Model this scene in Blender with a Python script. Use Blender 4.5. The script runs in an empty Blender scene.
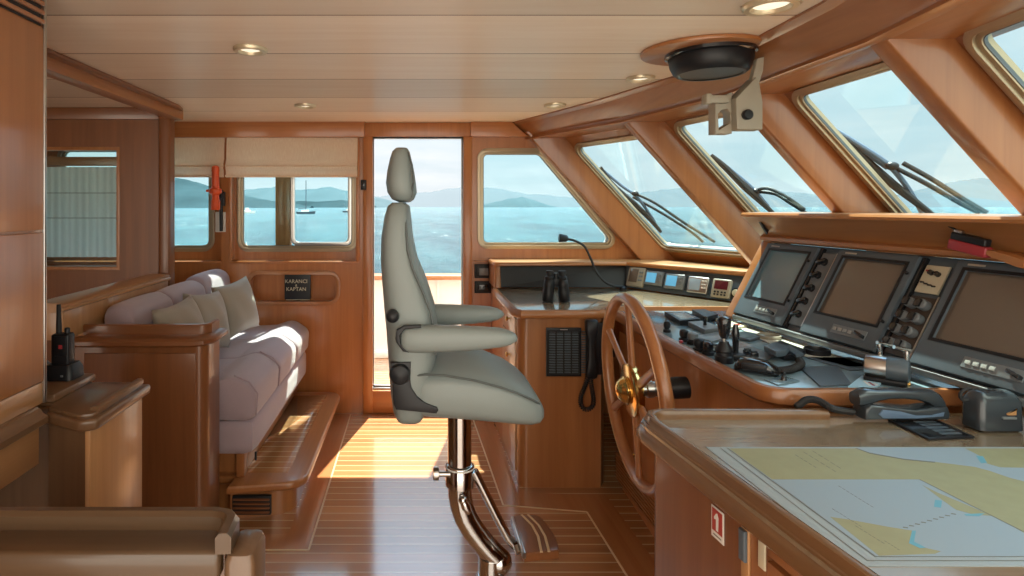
import bpy, bmesh, math, random
from mathutils import Vector, Matrix
from mathutils.geometry import tessellate_polygon
random.seed(7)
PI = math.pi
SC = bpy.context.scene
COL = SC.collection
F, CX, CY, EYE = 580.0, 415.0, 207.0, 1.42      # focal length and vanishing point in pixels, eye height in metres


def P(px, py, Y):
    return Vector(((px - CX) * Y / F, Y, EYE - (py - CY) * Y / F))


def PZ(px, py, z):
    Y = (EYE - z) * F / (py - CY)
    return P(px, py, Y)


def PPL(px, py, o, n):
    d = Vector(((px - CX) / F, 1, -(py - CY) / F))
    e = Vector((0, 0, EYE))
    return e + d * ((o - e).dot(n) / d.dot(n))


# ------------------------------------------------------------------ materials
MATS = {}


def new_mat(name):
    m = bpy.data.materials.new(name)
    m.use_nodes = True
    MATS[name] = m
    nt = m.node_tree
    return m, nt, nt.nodes['Principled BSDF']


def mat(name, col, rough=.5, metal=0., coat=0., bump=0., bscale=60., emit=None, estr=1., var=0., sheen=0., spec=.5):
    m, nt, b = new_mat(name)
    b.inputs['Base Color'].default_value = (*col, 1)
    b.inputs['Roughness'].default_value = rough
    b.inputs['Metallic'].default_value = metal
    b.inputs['Coat Weight'].default_value = coat
    b.inputs['Coat Roughness'].default_value = .12
    b.inputs['Sheen Weight'].default_value = sheen
    b.inputs['Specular IOR Level'].default_value = spec
    if emit:
        b.inputs['Emission Color'].default_value = (*emit, 1)
        b.inputs['Emission Strength'].default_value = estr
    if bump or var:
        tc = nt.nodes.new('ShaderNodeTexCoord')
        no = nt.nodes.new('ShaderNodeTexNoise')
        no.inputs['Scale'].default_value = bscale
        no.inputs['Detail'].default_value = 4
        nt.links.new(tc.outputs['Object'], no.inputs['Vector'])
        if bump:
            bu = nt.nodes.new('ShaderNodeBump')
            bu.inputs['Strength'].default_value = bump
            bu.inputs['Distance'].default_value = .004
            nt.links.new(no.outputs['Fac'], bu.inputs['Height'])
            nt.links.new(bu.outputs['Normal'], b.inputs['Normal'])
        if var:
            r = nt.nodes.new('ShaderNodeValToRGB')
            r.color_ramp.elements[0].position = .3
            r.color_ramp.elements[1].position = .7
            r.color_ramp.elements[0].color = (*[c * (1 - var) for c in col], 1)
            r.color_ramp.elements[1].color = (*[min(1, c * (1 + var)) for c in col], 1)
            nt.links.new(no.outputs['Fac'], r.inputs['Fac'])
            nt.links.new(r.outputs['Color'], b.inputs['Base Color'])
    return m


def wood(name, c1, c2, axis='Z', rough=.3, coat=.35, fine=60., cior=1.5, seams=None, seamcol=(.1, .04, .015), stripes=None, spec=.5):
    """streaky veneer: noise stretched along the grain axis; optional seams (axis, pitch, offset, width)"""
    m, nt, b = new_mat(name)
    N, L = nt.nodes.new, nt.links.new
    tc = N('ShaderNodeTexCoord')
    mp = N('ShaderNodeMapping')
    s = [fine * .35] * 3
    s['XYZ'.index(axis)] = .9
    mp.inputs['Scale'].default_value = s
    L(tc.outputs['Object'], mp.inputs['Vector'])
    n1 = N('ShaderNodeTexNoise')
    n1.inputs['Scale'].default_value = 1.
    n1.inputs['Detail'].default_value = 6
    n1.inputs['Roughness'].default_value = .65
    n1.inputs['Distortion'].default_value = .5
    L(mp.outputs['Vector'], n1.inputs['Vector'])
    r = N('ShaderNodeValToRGB')
    r.color_ramp.elements[0].position = .18
    r.color_ramp.elements[1].position = .82
    r.color_ramp.elements[0].color = (*c1, 1)
    r.color_ramp.elements[1].color = (*c2, 1)
    L(n1.outputs['Fac'], r.inputs['Fac'])
    out = r.outputs['Color']
    for sm in (seams or []):
        ax, pitch, off, width, col = sm
        sp = N('ShaderNodeSeparateXYZ')
        L(tc.outputs['Object'], sp.inputs['Vector'])
        a = N('ShaderNodeMath'); a.operation = 'SUBTRACT'
        L(sp.outputs['XYZ'.index(ax)], a.inputs[0]); a.inputs[1].default_value = off
        d = N('ShaderNodeMath'); d.operation = 'DIVIDE'
        L(a.outputs[0], d.inputs[0]); d.inputs[1].default_value = pitch
        f = N('ShaderNodeMath'); f.operation = 'FRACT'
        L(d.outputs[0], f.inputs[0])
        lt = N('ShaderNodeMath'); lt.operation = 'LESS_THAN'
        L(f.outputs[0], lt.inputs[0]); lt.inputs[1].default_value = width / pitch
        # each plank a slightly different tone
        fl = N('ShaderNodeMath'); fl.operation = 'FLOOR'
        L(d.outputs[0], fl.inputs[0])
        wn = N('ShaderNodeTexWhiteNoise'); wn.noise_dimensions = '1D'
        L(fl.outputs[0], wn.inputs['W'])
        mr = N('ShaderNodeMapRange')
        mr.inputs['To Min'].default_value = .82
        mr.inputs['To Max'].default_value = 1.12
        L(wn.outputs['Value'], mr.inputs['Value'])
        mu = N('ShaderNodeVectorMath'); mu.operation = 'SCALE'
        L(out, mu.inputs[0]); L(mr.outputs[0], mu.inputs['Scale'])
        mx = N('ShaderNodeMix'); mx.data_type = 'RGBA'
        L(lt.outputs[0], mx.inputs['Factor'])
        L(mu.outputs[0], mx.inputs['A'])
        mx.inputs['B'].default_value = (*col, 1)
        out = mx.outputs['Result']
    L(out, b.inputs['Base Color'])
    b.inputs['Roughness'].default_value = rough
    b.inputs['Coat Weight'].default_value = coat
    b.inputs['Coat Roughness'].default_value = .1
    b.inputs['Coat IOR'].default_value = cior
    b.inputs['Specular IOR Level'].default_value = spec
    bu = N('ShaderNodeBump')
    bu.inputs['Strength'].default_value = .06
    bu.inputs['Distance'].default_value = .003
    L(n1.outputs['Fac'], bu.inputs['Height'])
    L(bu.outputs['Normal'], b.inputs['Normal'])
    return m


CH1, CH2 = (.285, .104, .032), (.45, .192, .066)
for ax in 'XYZ':
    wood('redwood' + ax, (.335, .115, .034), (.53, .215, .070), ax)  # cherry copy, brighter: light missing on the far wall put into the colour
    wood('sapele' + ax, (.245, .088, .030), (.385, .155, .056), ax)  # cherry copy, darker: shade of the pillars and header put into the colour
    wood('cherry' + ax, CH1, CH2, ax)
    wood('mahog' + ax, (.150, .054, .020), (.265, .103, .038), ax)
    wood('oak' + ax, (.36, .175, .07), (.54, .30, .135), ax)
wood('fiddleY', (.125, .060, .025), (.225, .118, .054), 'Y', rough=.26)
wood('walnutX', (.052, .030, .016), (.115, .069, .037), 'X', rough=.28)
wood('walnutZ', (.10, .055, .030), (.19, .11, .06), 'Z', rough=.3)
wood('walnutY', (.092, .047, .022), (.185, .102, .052), 'Y', rough=.28)
wood('tabletop', (.19, .135, .085), (.30, .22, .14), 'X', rough=.25, coat=1., cior=1.7)
wood('ceiling_veneer', (.77, .645, .51), (.90, .81, .69), 'X', rough=.42, coat=.1, fine=50,
     seams=[('Y', .44, .87, .008, (.22, .12, .06))])
HOLLY = (.62, .44, .25)
wood('teak_floor', (.32, .135, .052), (.50, .235, .095), 'X', rough=.25, coat=1., fine=50, cior=2.1,
     seams=[('Y', .062, .02, .007, HOLLY)])
wood('teak_border', (.33, .13, .048), (.47, .21, .085), 'Y', rough=.25, coat=1., cior=2.1)
mat('holly', HOLLY, .3)
mat('leather', (.25, .295, .29), .42, bump=.12, bscale=260, spec=.45)
mat('leather_piping', (.10, .12, .12), .5)
mat('black_plastic', (.012, .013, .016), .40, spec=.35, bump=.03, bscale=300)
mat('black_gloss', (.012, .013, .016), .12, coat=.4)
mat('dark_rubber', (.012, .012, .013), .65)
mat('graphite', (.088, .115, .14), .38, bump=.05, bscale=400)
mat('graphite_light', (.17, .19, .205), .35)
mat('console_laminate', (.21, .30, .35), .14, coat=.35)
mat('glare_offwhite', (.62, .60, .52), .25, coat=.3)
mat('cream', (.58, .54, .40), .4)
mat('screen_blue_reflection', (.16, .29, .36), .12, coat=.6, spec=.7)  # window reflection of the first display painted into its screen colour
mat('screen_off', (.125, .098, .080), .16, coat=.6, spec=.7)
mat('screen_blue', (.05, .14, .20), .2, emit=(.10, .33, .50), estr=.8)
mat('screen_red', (.03, .006, .008), .2, emit=(.09, .008, .012), estr=.4)
mat('chrome', (.62, .61, .60), .10, 1.)
mat('steel', (.55, .54, .52), .28, 1.)
mat('brass', (.72, .47, .16), .16, 1.)
mat('frame_metal', (.42, .345, .24), .34, .6)
mat('white_paint', (.72, .71, .68), .4)
mat('beige_plastic', (.33, .30, .235), .42)
mat('fabric', (.41, .335, .38), .85, bump=.3, bscale=420, sheen=.4, var=.06)
mat('pillow_fabric', (.34, .315, .26), .7, bump=.25, bscale=300, sheen=.3)
mat('orange', (.75, .10, .02), .4)
mat('red', (.34, .035, .045), .4)
mat('sign_red', (.42, .05, .035), .4)
mat('white_plastic', (.75, .74, .70), .35)
mat('rim_metal', (.70, .60, .42), .32, .55)
mat('key_grey', (.34, .35, .34), .4)
mat('lens_warm', (.8, .76, .64), .3, emit=(1, .9, .7), estr=.7)
mat('knob_plate', (.055, .042, .036), .35)
mat('phone_shell', (.035, .045, .055), .25, coat=.3)
mat('chart_land', (.31, .305, .175), .55, var=.04, bscale=30)
mat('chart_sea', (.29, .365, .42), .55)
mat('chart_shoal', (.13, .36, .46), .55)
mat('chart_margin', (.33, .38, .40), .55)
mat('chart_ink', (.17, .17, .14), .6)
mat('hull_dark', (.05, .07, .10), .5)
mat('island_near', (.028, .050, .060), .9, spec=0, var=.25, bscale=.006)  # blue of aerial haze painted into the colours of the distant hills
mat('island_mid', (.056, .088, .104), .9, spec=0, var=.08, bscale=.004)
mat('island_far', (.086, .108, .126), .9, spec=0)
mat('blue_paper', (.40, .60, .72), .5)
mat('rope_blue', (.10, .16, .25), .6)


def shade_mat():
    m, nt, b = new_mat('shade_linen')
    N, L = nt.nodes.new, nt.links.new
    tc = N('ShaderNodeTexCoord'); mp = N('ShaderNodeMapping')
    mp.inputs['Scale'].default_value = (55, 55, 4)
    L(tc.outputs['Object'], mp.inputs['Vector'])
    n = N('ShaderNodeTexNoise'); n.inputs['Detail'].default_value = 5
    L(mp.outputs[0], n.inputs['Vector'])
    r = N('ShaderNodeValToRGB')
    r.color_ramp.elements[0].position = .3; r.color_ramp.elements[1].position = .75
    r.color_ramp.elements[0].color = (.86, .67, .49, 1); r.color_ramp.elements[1].color = (.97, .82, .64, 1)
    L(n.outputs['Fac'], r.inputs['Fac']); L(r.outputs['Color'], b.inputs['Base Color'])
    b.inputs['Roughness'].default_value = .8
    tr = N('ShaderNodeBsdfTranslucent'); L(r.outputs['Color'], tr.inputs['Color'])
    mx = N('ShaderNodeMixShader'); mx.inputs['Fac'].default_value = .25
    L(b.outputs[0], mx.inputs[1]); L(tr.outputs[0], mx.inputs[2])
    tp_ = N('ShaderNodeBsdfTransparent'); m2 = N('ShaderNodeMixShader'); m2.inputs['Fac'].default_value = .0
    L(mx.outputs[0], m2.inputs[1]); L(tp_.outputs[0], m2.inputs[2])
    L(m2.outputs[0], nt.nodes['Material Output'].inputs['Surface'])


shade_mat()


def stripe_curtain():
    m, nt, b = new_mat('striped_curtain')
    N, L = nt.nodes.new, nt.links.new
    tc = N('ShaderNodeTexCoord')
    w = N('ShaderNodeTexWave'); w.inputs['Scale'].default_value = 7.5; w.inputs['Distortion'].default_value = .2
    L(tc.outputs['Object'], w.inputs['Vector'])
    r = N('ShaderNodeValToRGB')
    r.color_ramp.elements[0].color = (.78, .80, .77, 1); r.color_ramp.elements[1].color = (.95, .96, .93, 1)
    L(w.outputs['Fac'], r.inputs['Fac']); L(r.outputs['Color'], b.inputs['Base Color'])
    b.inputs['Roughness'].default_value = .8
    tr = N('ShaderNodeBsdfTranslucent'); L(r.outputs['Color'], tr.inputs['Color'])
    mx = N('ShaderNodeMixShader'); mx.inputs['Fac'].default_value = .5
    L(b.outputs[0], mx.inputs[1]); L(tr.outputs[0], mx.inputs[2])
    L(mx.outputs[0], nt.nodes['Material Output'].inputs['Surface'])


stripe_curtain()


def glass_mat(name, tint, refl=1.0):
    m, nt, b = new_mat(name)
    N, L = nt.nodes.new, nt.links.new
    t = N('ShaderNodeBsdfTransparent'); t.inputs['Color'].default_value = (*tint, 1)
    g = N('ShaderNodeBsdfGlossy'); g.inputs['Roughness'].default_value = .02
    fr = N('ShaderNodeFresnel'); fr.inputs['IOR'].default_value = 1.45
    mu = N('ShaderNodeMath'); mu.operation = 'MULTIPLY'; mu.inputs[1].default_value = refl
    L(fr.outputs[0], mu.inputs[0])
    mx = N('ShaderNodeMixShader')
    L(mu.outputs[0], mx.inputs['Fac']); L(t.outputs[0], mx.inputs[1]); L(g.outputs[0], mx.inputs[2])
    L(mx.outputs[0], nt.nodes['Material Output'].inputs['Surface'])


glass_mat('tinted_glass', (.86, .975, .985), .14)
glass_mat('clear_glass', (.86, .92, .90), 1.0)


def sea_mat():
    m, nt, b = new_mat('sea_water')
    N, L = nt.nodes.new, nt.links.new
    tc = N('ShaderNodeTexCoord')
    mp = N('ShaderNodeMapping'); mp.inputs['Scale'].default_value = (.10, .03, 1)
    L(tc.outputs['Object'], mp.inputs['Vector'])
    n = N('ShaderNodeTexNoise'); n.inputs['Scale'].default_value = 1.; n.inputs['Detail'].default_value = 9; n.inputs['Roughness'].default_value = .72
    L(mp.outputs[0], n.inputs['Vector'])
    bu = N('ShaderNodeBump'); bu.inputs['Strength'].default_value = 1.; bu.inputs['Distance'].default_value = 6.
    L(n.outputs['Fac'], bu.inputs['Height']); L(bu.outputs['Normal'], b.inputs['Normal'])
    r = N('ShaderNodeValToRGB')
    r.color_ramp.elements[0].position = .42; r.color_ramp.elements[1].position = .58
    r.color_ramp.elements[0].color = (.016, .062, .085, 1); r.color_ramp.elements[1].color = (.052, .15, .18, 1)
    L(n.outputs['Fac'], r.inputs['Fac'])
    # scattered white flecks: sun glints painted into the water colour
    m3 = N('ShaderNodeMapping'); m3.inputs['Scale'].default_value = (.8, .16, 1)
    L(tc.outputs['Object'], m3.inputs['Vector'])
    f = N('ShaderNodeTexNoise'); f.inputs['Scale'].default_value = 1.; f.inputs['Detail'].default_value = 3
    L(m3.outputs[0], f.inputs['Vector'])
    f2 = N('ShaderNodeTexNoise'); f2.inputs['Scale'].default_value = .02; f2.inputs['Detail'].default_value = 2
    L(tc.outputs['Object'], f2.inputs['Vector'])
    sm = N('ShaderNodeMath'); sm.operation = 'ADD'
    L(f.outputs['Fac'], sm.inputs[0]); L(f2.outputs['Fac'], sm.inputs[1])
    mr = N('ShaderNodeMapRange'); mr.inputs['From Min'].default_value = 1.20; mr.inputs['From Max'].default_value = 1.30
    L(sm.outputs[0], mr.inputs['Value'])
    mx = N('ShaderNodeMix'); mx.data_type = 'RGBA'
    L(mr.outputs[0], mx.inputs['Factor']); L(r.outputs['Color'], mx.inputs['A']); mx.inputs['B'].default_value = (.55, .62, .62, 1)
    L(mx.outputs['Result'], b.inputs['Base Color'])
    b.inputs['Roughness'].default_value = .16
    b.inputs['IOR'].default_value = 1.33
    b.inputs['Specular IOR Level'].default_value = .45


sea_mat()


# ------------------------------------------------------------------ mesh building
def auto_smooth(bm, ang=38):
    a = math.radians(ang)
    for f in bm.faces:
        f.smooth = True
    for e in bm.edges:
        if len(e.link_faces) == 2:
            if e.calc_face_angle(0) > a or e.link_faces[0].material_index != e.link_faces[1].material_index:
                e.smooth = False


def rounded(pts, r, seg=5):
    """round the corners of a 2D polygon; r a number or a list"""
    n = len(pts)
    rs = r if isinstance(r, (list, tuple)) else [r] * n
    out = []
    for i in range(n):
        p, a, b = Vector(pts[i]), Vector(pts[i - 1]), Vector(pts[(i + 1) % n])
        if rs[i] <= 0:
            out.append(tuple(p)); continue
        da, db = (a - p), (b - p)
        la, lb = da.length, db.length
        da.normalize(); db.normalize()
        ang = da.angle(db)
        t = min(rs[i] / math.tan(ang / 2), la * .48, lb * .48)
        rr = t * math.tan(ang / 2)
        c = p + (da + db).normalized() * (rr / math.sin(ang / 2))
        s, e = p + da * t - c, p + db * t - c
        th = math.atan2(s.x * e.y - s.y * e.x, s.dot(e))
        for k in range(seg + 1):
            q = th * k / seg
            out.append((c.x + s.x * math.cos(q) - s.y * math.sin(q), c.y + s.x * math.sin(q) + s.y * math.cos(q)))
    return out


def rect(x0, x1, y0, y1):
    return [(x0, y0), (x1, y0), (x1, y1), (x0, y1)]


def frame_of(t, up=Vector((0, 0, 1))):
    t = t.normalized()
    if abs(t.dot(up)) > .97:
        up = Vector((1, 0, 0)) if abs(t.x) < .9 else Vector((0, 1, 0))
    u = up.cross(t).normalized()
    v = t.cross(u).normalized()
    return u, v


class M:
    def __init__(s):
        s.bm = bmesh.new()
        s.mi = 0

    def face(s, vs):
        try:
            f = s.bm.faces.new(vs)
            f.material_index = s.mi
            return f
        except ValueError:
            return None

    def merge(s, tmp):
        me = bpy.data.meshes.new('tmp')
        for f in tmp.faces:
            f.material_index = s.mi
        tmp.to_mesh(me)
        tmp.free()
        s.bm.from_mesh(me)
        bpy.data.meshes.remove(me)
        return s

    def obox(s, c, ax, h, bevel=0., seg=2):
        """oriented box: centre, three axes, three half sizes"""
        t = bmesh.new()
        bmesh.ops.create_cube(t, size=2)
        A = [Vector(a).normalized() * k for a, k in zip(ax, h)]
        for v in t.verts:
            v.co = Vector(c) + A[0] * v.co.x + A[1] * v.co.y + A[2] * v.co.z
        bmesh.ops.recalc_face_normals(t, faces=t.faces)
        if bevel > 0:
            bmesh.ops.bevel(t, geom=list(t.edges), offset=min(bevel, min(h) * .95), segments=seg, profile=.5, affect='EDGES')
        return s.merge(t)

    def box(s, x0, x1, y0, y1, z0, z1, bevel=0., seg=2):
        return s.obox(((x0 + x1) / 2, (y0 + y1) / 2, (z0 + z1) / 2), ((1, 0, 0), (0, 1, 0), (0, 0, 1)),
                      (abs(x1 - x0) / 2, abs(y1 - y0) / 2, abs(z1 - z0) / 2), bevel, seg)

    def prism(s, pts, o, u, v, depth, holes=(), bevel=0., seg=2):
        """2D outline (with holes) in the plane o,u,v thickened along u x v by depth"""
        o, u, v = Vector(o), Vector(u), Vector(v)
        n = u.cross(v).normalized()
        t = bmesh.new()
        loops = [list(pts)] + [list(h) for h in holes]

        def area(l):
            return sum(l[i - 1][0] * l[i][1] - l[i][0] * l[i - 1][1] for i in range(len(l)))
        if area(loops[0]) < 0:
            loops[0].reverse()
        for l in loops[1:]:
            if area(l) > 0:
                l.reverse()
        tops, bots = [], []
        for l in loops:
            tops.append([t.verts.new(o + u * a + v * b + n * depth) for a, b in l])
            bots.append([t.verts.new(o + u * a + v * b) for a, b in l])
        if holes:
            tri = tessellate_polygon([[Vector((a, b, 0)) for a, b in l] for l in loops])
            ft, fb = sum(tops, []), sum(bots, [])
            for a, b, c in tri:
                for fl, inv in ((ft, 0), (fb, 1)):
                    try:
                        t.faces.new((fl[a], fl[b], fl[c]) if not inv else (fl[c], fl[b], fl[a]))
                    except ValueError:
                        pass
        else:
            t.faces.new(tops[0]); t.faces.new(list(reversed(bots[0])))
        for T, B in zip(tops, bots):
            k = len(T)
            for i in range(k):
                t.faces.new((B[i], B[(i + 1) % k], T[(i + 1) % k], T[i]))
        bmesh.ops.recalc_face_normals(t, faces=t.faces)
        if bevel > 0:
            es = [e for e in t.edges if len(e.link_faces) == 2 and e.calc_face_angle(0) > .9 and
                  abs(abs(e.link_faces[0].normal.dot(n)) - abs(e.link_faces[1].normal.dot(n))) > .5]
            bmesh.ops.bevel(t, geom=es, offset=bevel, segments=seg, profile=.5, affect='EDGES', clamp_overlap=True)
        return s.merge(t)

    def loft(s, rings, caps=True, closed=False):
        vs = [[s.bm.verts.new(Vector(p)) for p in r] for r in rings]
        k = len(vs[0])
        m = len(vs)
        for i in range(m if closed else m - 1):
            a, b = vs[i], vs[(i + 1) % m]
            for j in range(k):
                s.face((a[j], a[(j + 1) % k], b[(j + 1) % k], b[j]))
        if caps and not closed:
            s.face(list(reversed(vs[0])))
            s.face(vs[-1])
        return s

    def tube(s, path, r, n=10, closed=False, caps=True):
        path = [Vector(p) for p in path]
        rs = r if isinstance(r, (list, tuple)) else [r] * len(path)
        rings, m = [], len(path)
        u = None
        for i in range(m):
            if closed:
                t = path[(i + 1) % m] - path[i - 1]
            else:
                t = path[min(i + 1, m - 1)] - path[max(i - 1, 0)]
            t.normalize()
            if u is None:
                u, v = frame_of(t)
            else:
                u = (u - t * u.dot(t)).normalized()
                v = t.cross(u)
            rings.append([path[i] + (u * math.cos(2 * PI * k / n) + v * math.sin(2 * PI * k / n)) * rs[i] for k in range(n)])
        return s.loft(rings, caps, closed)

    def lathe(s, prof, o, axis=(0, 0, 1), n=24, caps=True):
        o, a = Vector(o), Vector(axis).normalized()
        u, v = frame_of(a)
        rings = [[o + a * h + (u * math.cos(2 * PI * k / n) + v * math.sin(2 * PI * k / n)) * max(r, 1e-5) for k in range(n)] for r, h in prof]
        return s.loft(rings, caps)

    def sweep(s, prof, path, side, up=(0, 0, 1), closed=False):
        """profile (a along the side direction, b along up) carried along a path in plan; side = +1 right of travel, -1 left"""
        path = [Vector(p) for p in path]
        up = Vector(up)
        m = len(path)
        rings = []
        for i in range(m):
            if closed:
                t1, t2 = path[i] - path[i - 1], path[(i + 1) % m] - path[i]
            else:
                t1 = path[max(i, 1)] - path[max(i, 1) - 1]
                t2 = path[min(i, m - 2) + 1] - path[min(i, m - 2)]
            a, b = t1.normalized().cross(up), t2.normalized().cross(up)
            d = (a + b)
            d = d / max(.25, d.length_squared / 2) if d.length > 1e-6 else a
            rings.append([path[i] + d * (p * side) + up * q for p, q in prof])
        return s.loft(rings, True, closed)

    def sphere(s, c, r, n=16, sc=(1, 1, 1)):
        t = bmesh.new()
        bmesh.ops.create_uvsphere(t, u_segments=n, v_segments=max(6, n // 2 + 2), radius=r)
        for v in t.verts:
            v.co = Vector(c) + Vector((v.co.x * sc[0], v.co.y * sc[1], v.co.z * sc[2]))
        return s.merge(t)

    def puff(s, c, ax, h, r, bulge=(0, 0, 0), n=10):
        """upholstered block: rounded box with bulging faces"""
        t = bmesh.new()
        bmesh.ops.create_cube(t, size=2)
        bmesh.ops.subdivide_edges(t, edges=list(t.edges), cuts=n, use_grid_fill=True)
        A = [Vector(a).normalized() for a in ax]
        c = Vector(c)
        for v in t.verts:
            q = [v.co.x, v.co.y, v.co.z]
            q = [math.copysign(abs(a) ** .8, a) for a in q]
            p = Vector((q[0] * h[0], q[1] * h[1], q[2] * h[2]))
            inn = Vector([max(-(h[i] - r), min(h[i] - r, p[i])) for i in range(3)])
            d = p - inn
            if d.length > 1e-9:
                p = inn + d.normalized() * r
            for i in range(3):
                j, k = (i + 1) % 3, (i + 2) % 3
                w = max(0, 1 - q[j] ** 2) * max(0, 1 - q[k] ** 2)
                p[i] += bulge[i] * w * (p[i] / h[i])
            v.co = c + A[0] * p.x + A[1] * p.y + A[2] * p.z
        bmesh.ops.recalc_face_normals(t, faces=t.faces)
        return s.merge(t)

    def build(s, name, mats, parent=None, loc=None, ang=38):
        bmesh.ops.remove_doubles(s.bm, verts=s.bm.verts, dist=1e-6)
        bmesh.ops.recalc_face_normals(s.bm, faces=s.bm.faces)
        auto_smooth(s.bm, ang)
        off = Vector((0, 0, 0))
        p = parent
        while p is not None:
            off += p.location
            p = p.parent
        if parent is None and loc is None:
            n = len(s.bm.verts)
            lo = Vector([min(v.co[i] for v in s.bm.verts) for i in range(3)])
            hi = Vector([max(v.co[i] for v in s.bm.verts) for i in range(3)])
            loc = ((lo.x + hi.x) / 2, (lo.y + hi.y) / 2, lo.z)
        l = Vector(loc) if (parent is None) else Vector((0, 0, 0))
        for v in s.bm.verts:
            v.co -= off + l
        me = bpy.data.meshes.new(name)
        s.bm.to_mesh(me)
        s.bm.free()
        for m in (mats if isinstance(mats, (list, tuple)) else [mats]):
            me.materials.append(MATS[m])
        o = bpy.data.objects.new(name, me)
        COL.objects.link(o)
        o.location = l
        o.parent = parent
        return o


def thing(name, label, cat, loc, group=None):
    o = bpy.data.objects.new(name, None)
    o.empty_display_size = .05
    COL.objects.link(o)
    o.location = Vector(loc)
    return tag(o, label, cat, group)


def tag(o, label, cat, group=None):
    o['label'] = label
    o['category'] = cat
    if group:
        o['group'] = group
    return o


def struct(o, label=None):
    o['kind'] = 'structure'
    if label:
        o['label'] = label
    return o


def copy_tree(o, parent=None):
    c = o.copy()
    COL.objects.link(c)
    c.parent = parent
    for ch in list(o.children):
        copy_tree(ch, c)
    return c


def text_mesh(body, size, o, u, v, depth=.0006, align='CENTER'):
    """lettering as a flat mesh; returns an M"""
    cu = bpy.data.curves.new('lettering', 'FONT')
    cu.body = body
    cu.size = size
    cu.extrude = depth
    cu.align_x = align
    cu.align_y = 'CENTER'
    cu.resolution_u = 2
    ob = bpy.data.objects.new('lettering_tmp', cu)
    COL.objects.link(ob)
    bpy.context.view_layer.update()
    me = bpy.data.meshes.new_from_object(ob.evaluated_get(bpy.context.evaluated_depsgraph_get()))
    bpy.data.objects.remove(ob)
    m = M()
    m.bm.from_mesh(me)
    bpy.data.meshes.remove(me)
    o, u, v = Vector(o), Vector(u).normalized(), Vector(v).normalized()
    n = u.cross(v)
    for w in m.bm.verts:
        w.co = o + u * w.co.x + v * w.co.y + n * w.co.z
    return m


X, Y_, Z = Vector((1, 0, 0)), Vector((0, 1, 0)), Vector((0, 0, 1))

SUN_E, EXPO = 13.5, 0.42
SKY_BACK, SKY_UP, SKY_BASE = 2.0, 3.1, .85

# ================================================================== camera
cam = bpy.data.cameras.new('camera')
cam.sensor_width = 36
cam.lens = F / 1024 * 36
cam.shift_x = (512 - CX) / 1024
cam.shift_y = -(288 - CY) / 1024
cam.clip_end = 100000
cam.clip_start = .02
co = bpy.data.objects.new('camera', cam)
COL.objects.link(co)
co.location = (0, 0, EYE)
co.rotation_euler = (PI / 2, 0, 0)
SC.camera = co

# ================================================================== sun and sky
sd = bpy.data.lights.new('sun', 'SUN')
sd.energy = SUN_E
sd.color = (1, .90, .74)
sd.angle = math.radians(.6)
so = bpy.data.objects.new('sun', sd)
COL.objects.link(so)
so.rotation_euler = Vector((-.26, -1.09, -1.9)).to_track_quat('-Z', 'Y').to_euler()
so.location = (2, 8, 12)

W = bpy.data.worlds.new('sky')
SC.world = W
W.use_nodes = True
nt = W.node_tree
N, L = nt.nodes.new, nt.links.new
bg = nt.nodes['Background']
tc = N('ShaderNodeTexCoord')
sp = N('ShaderNodeSeparateXYZ')
L(tc.outputs['Generated'], sp.inputs[0])
r = N('ShaderNodeValToRGB')
e = r.color_ramp.elements
e[0].position = .0
e[0].color = (.79, .83, .85, 1)
e[1].position = 1.
e[1].color = (.34, .55, .82, 1)
x = e.new(.16); x.color = (.66, .80, .87, 1)
x = e.new(.45); x.color = (.46, .66, .86, 1)
L(sp.outputs['Z'], r.inputs['Fac'])
# clouds: noise on the view direction squeezed towards the horizon
ad = N('ShaderNodeMath'); ad.operation = 'ADD'; ad.inputs[1].default_value = .12
zc = N('ShaderNodeMath'); zc.operation = 'MAXIMUM'; zc.inputs[1].default_value = 0
L(sp.outputs['Z'], zc.inputs[0]); L(zc.outputs[0], ad.inputs[0])
cb = N('ShaderNodeCombineXYZ')
for k in 'XY':
    dv = N('ShaderNodeMath'); dv.operation = 'DIVIDE'
    L(sp.outputs[k], dv.inputs[0]); L(ad.outputs[0], dv.inputs[1])
    L(dv.outputs[0], cb.inputs[k])
cn = N('ShaderNodeTexNoise'); cn.inputs['Scale'].default_value = .8; cn.inputs['Detail'].default_value = 7; cn.inputs['Roughness'].default_value = .55
L(cb.outputs[0], cn.inputs['Vector'])
cr = N('ShaderNodeValToRGB')
cr.color_ramp.elements[0].position = .42; cr.color_ramp.elements[1].position = .68
L(cn.outputs['Fac'], cr.inputs['Fac'])
mx = N('ShaderNodeMix'); mx.data_type = 'RGBA'
L(cr.outputs['Color'], mx.inputs['Factor']); L(r.outputs['Color'], mx.inputs['A'])
mx.inputs['B'].default_value = (.90, .92, .94, 1)
# extra brightness added overhead and behind the camera, warm there, to fill the cabin
ng = N('ShaderNodeMath'); ng.operation = 'MULTIPLY_ADD'; ng.inputs[1].default_value = -SKY_BACK; ng.inputs[2].default_value = 0
L(sp.outputs['Y'], ng.inputs[0])
mxx = N('ShaderNodeMath'); mxx.operation = 'MAXIMUM'; mxx.inputs[1].default_value = 0
L(ng.outputs[0], mxx.inputs[0])
up = N('ShaderNodeMath'); up.operation = 'MULTIPLY_ADD'; up.inputs[1].default_value = SKY_UP; up.inputs[2].default_value = SKY_BASE
um = N('ShaderNodeMath'); um.operation = 'MAXIMUM'; um.inputs[1].default_value = 0
L(sp.outputs['Z'], um.inputs[0]); ss = N('ShaderNodeMapRange'); ss.interpolation_type = 'SMOOTHSTEP'; ss.inputs['From Min'].default_value = .36; ss.inputs['From Max'].default_value = .75
L(um.outputs[0], ss.inputs['Value']); L(ss.outputs[0], up.inputs[0])
sm = N('ShaderNodeMath'); sm.operation = 'ADD'
L(mxx.outputs[0], sm.inputs[0]); L(up.outputs[0], sm.inputs[1])
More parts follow.
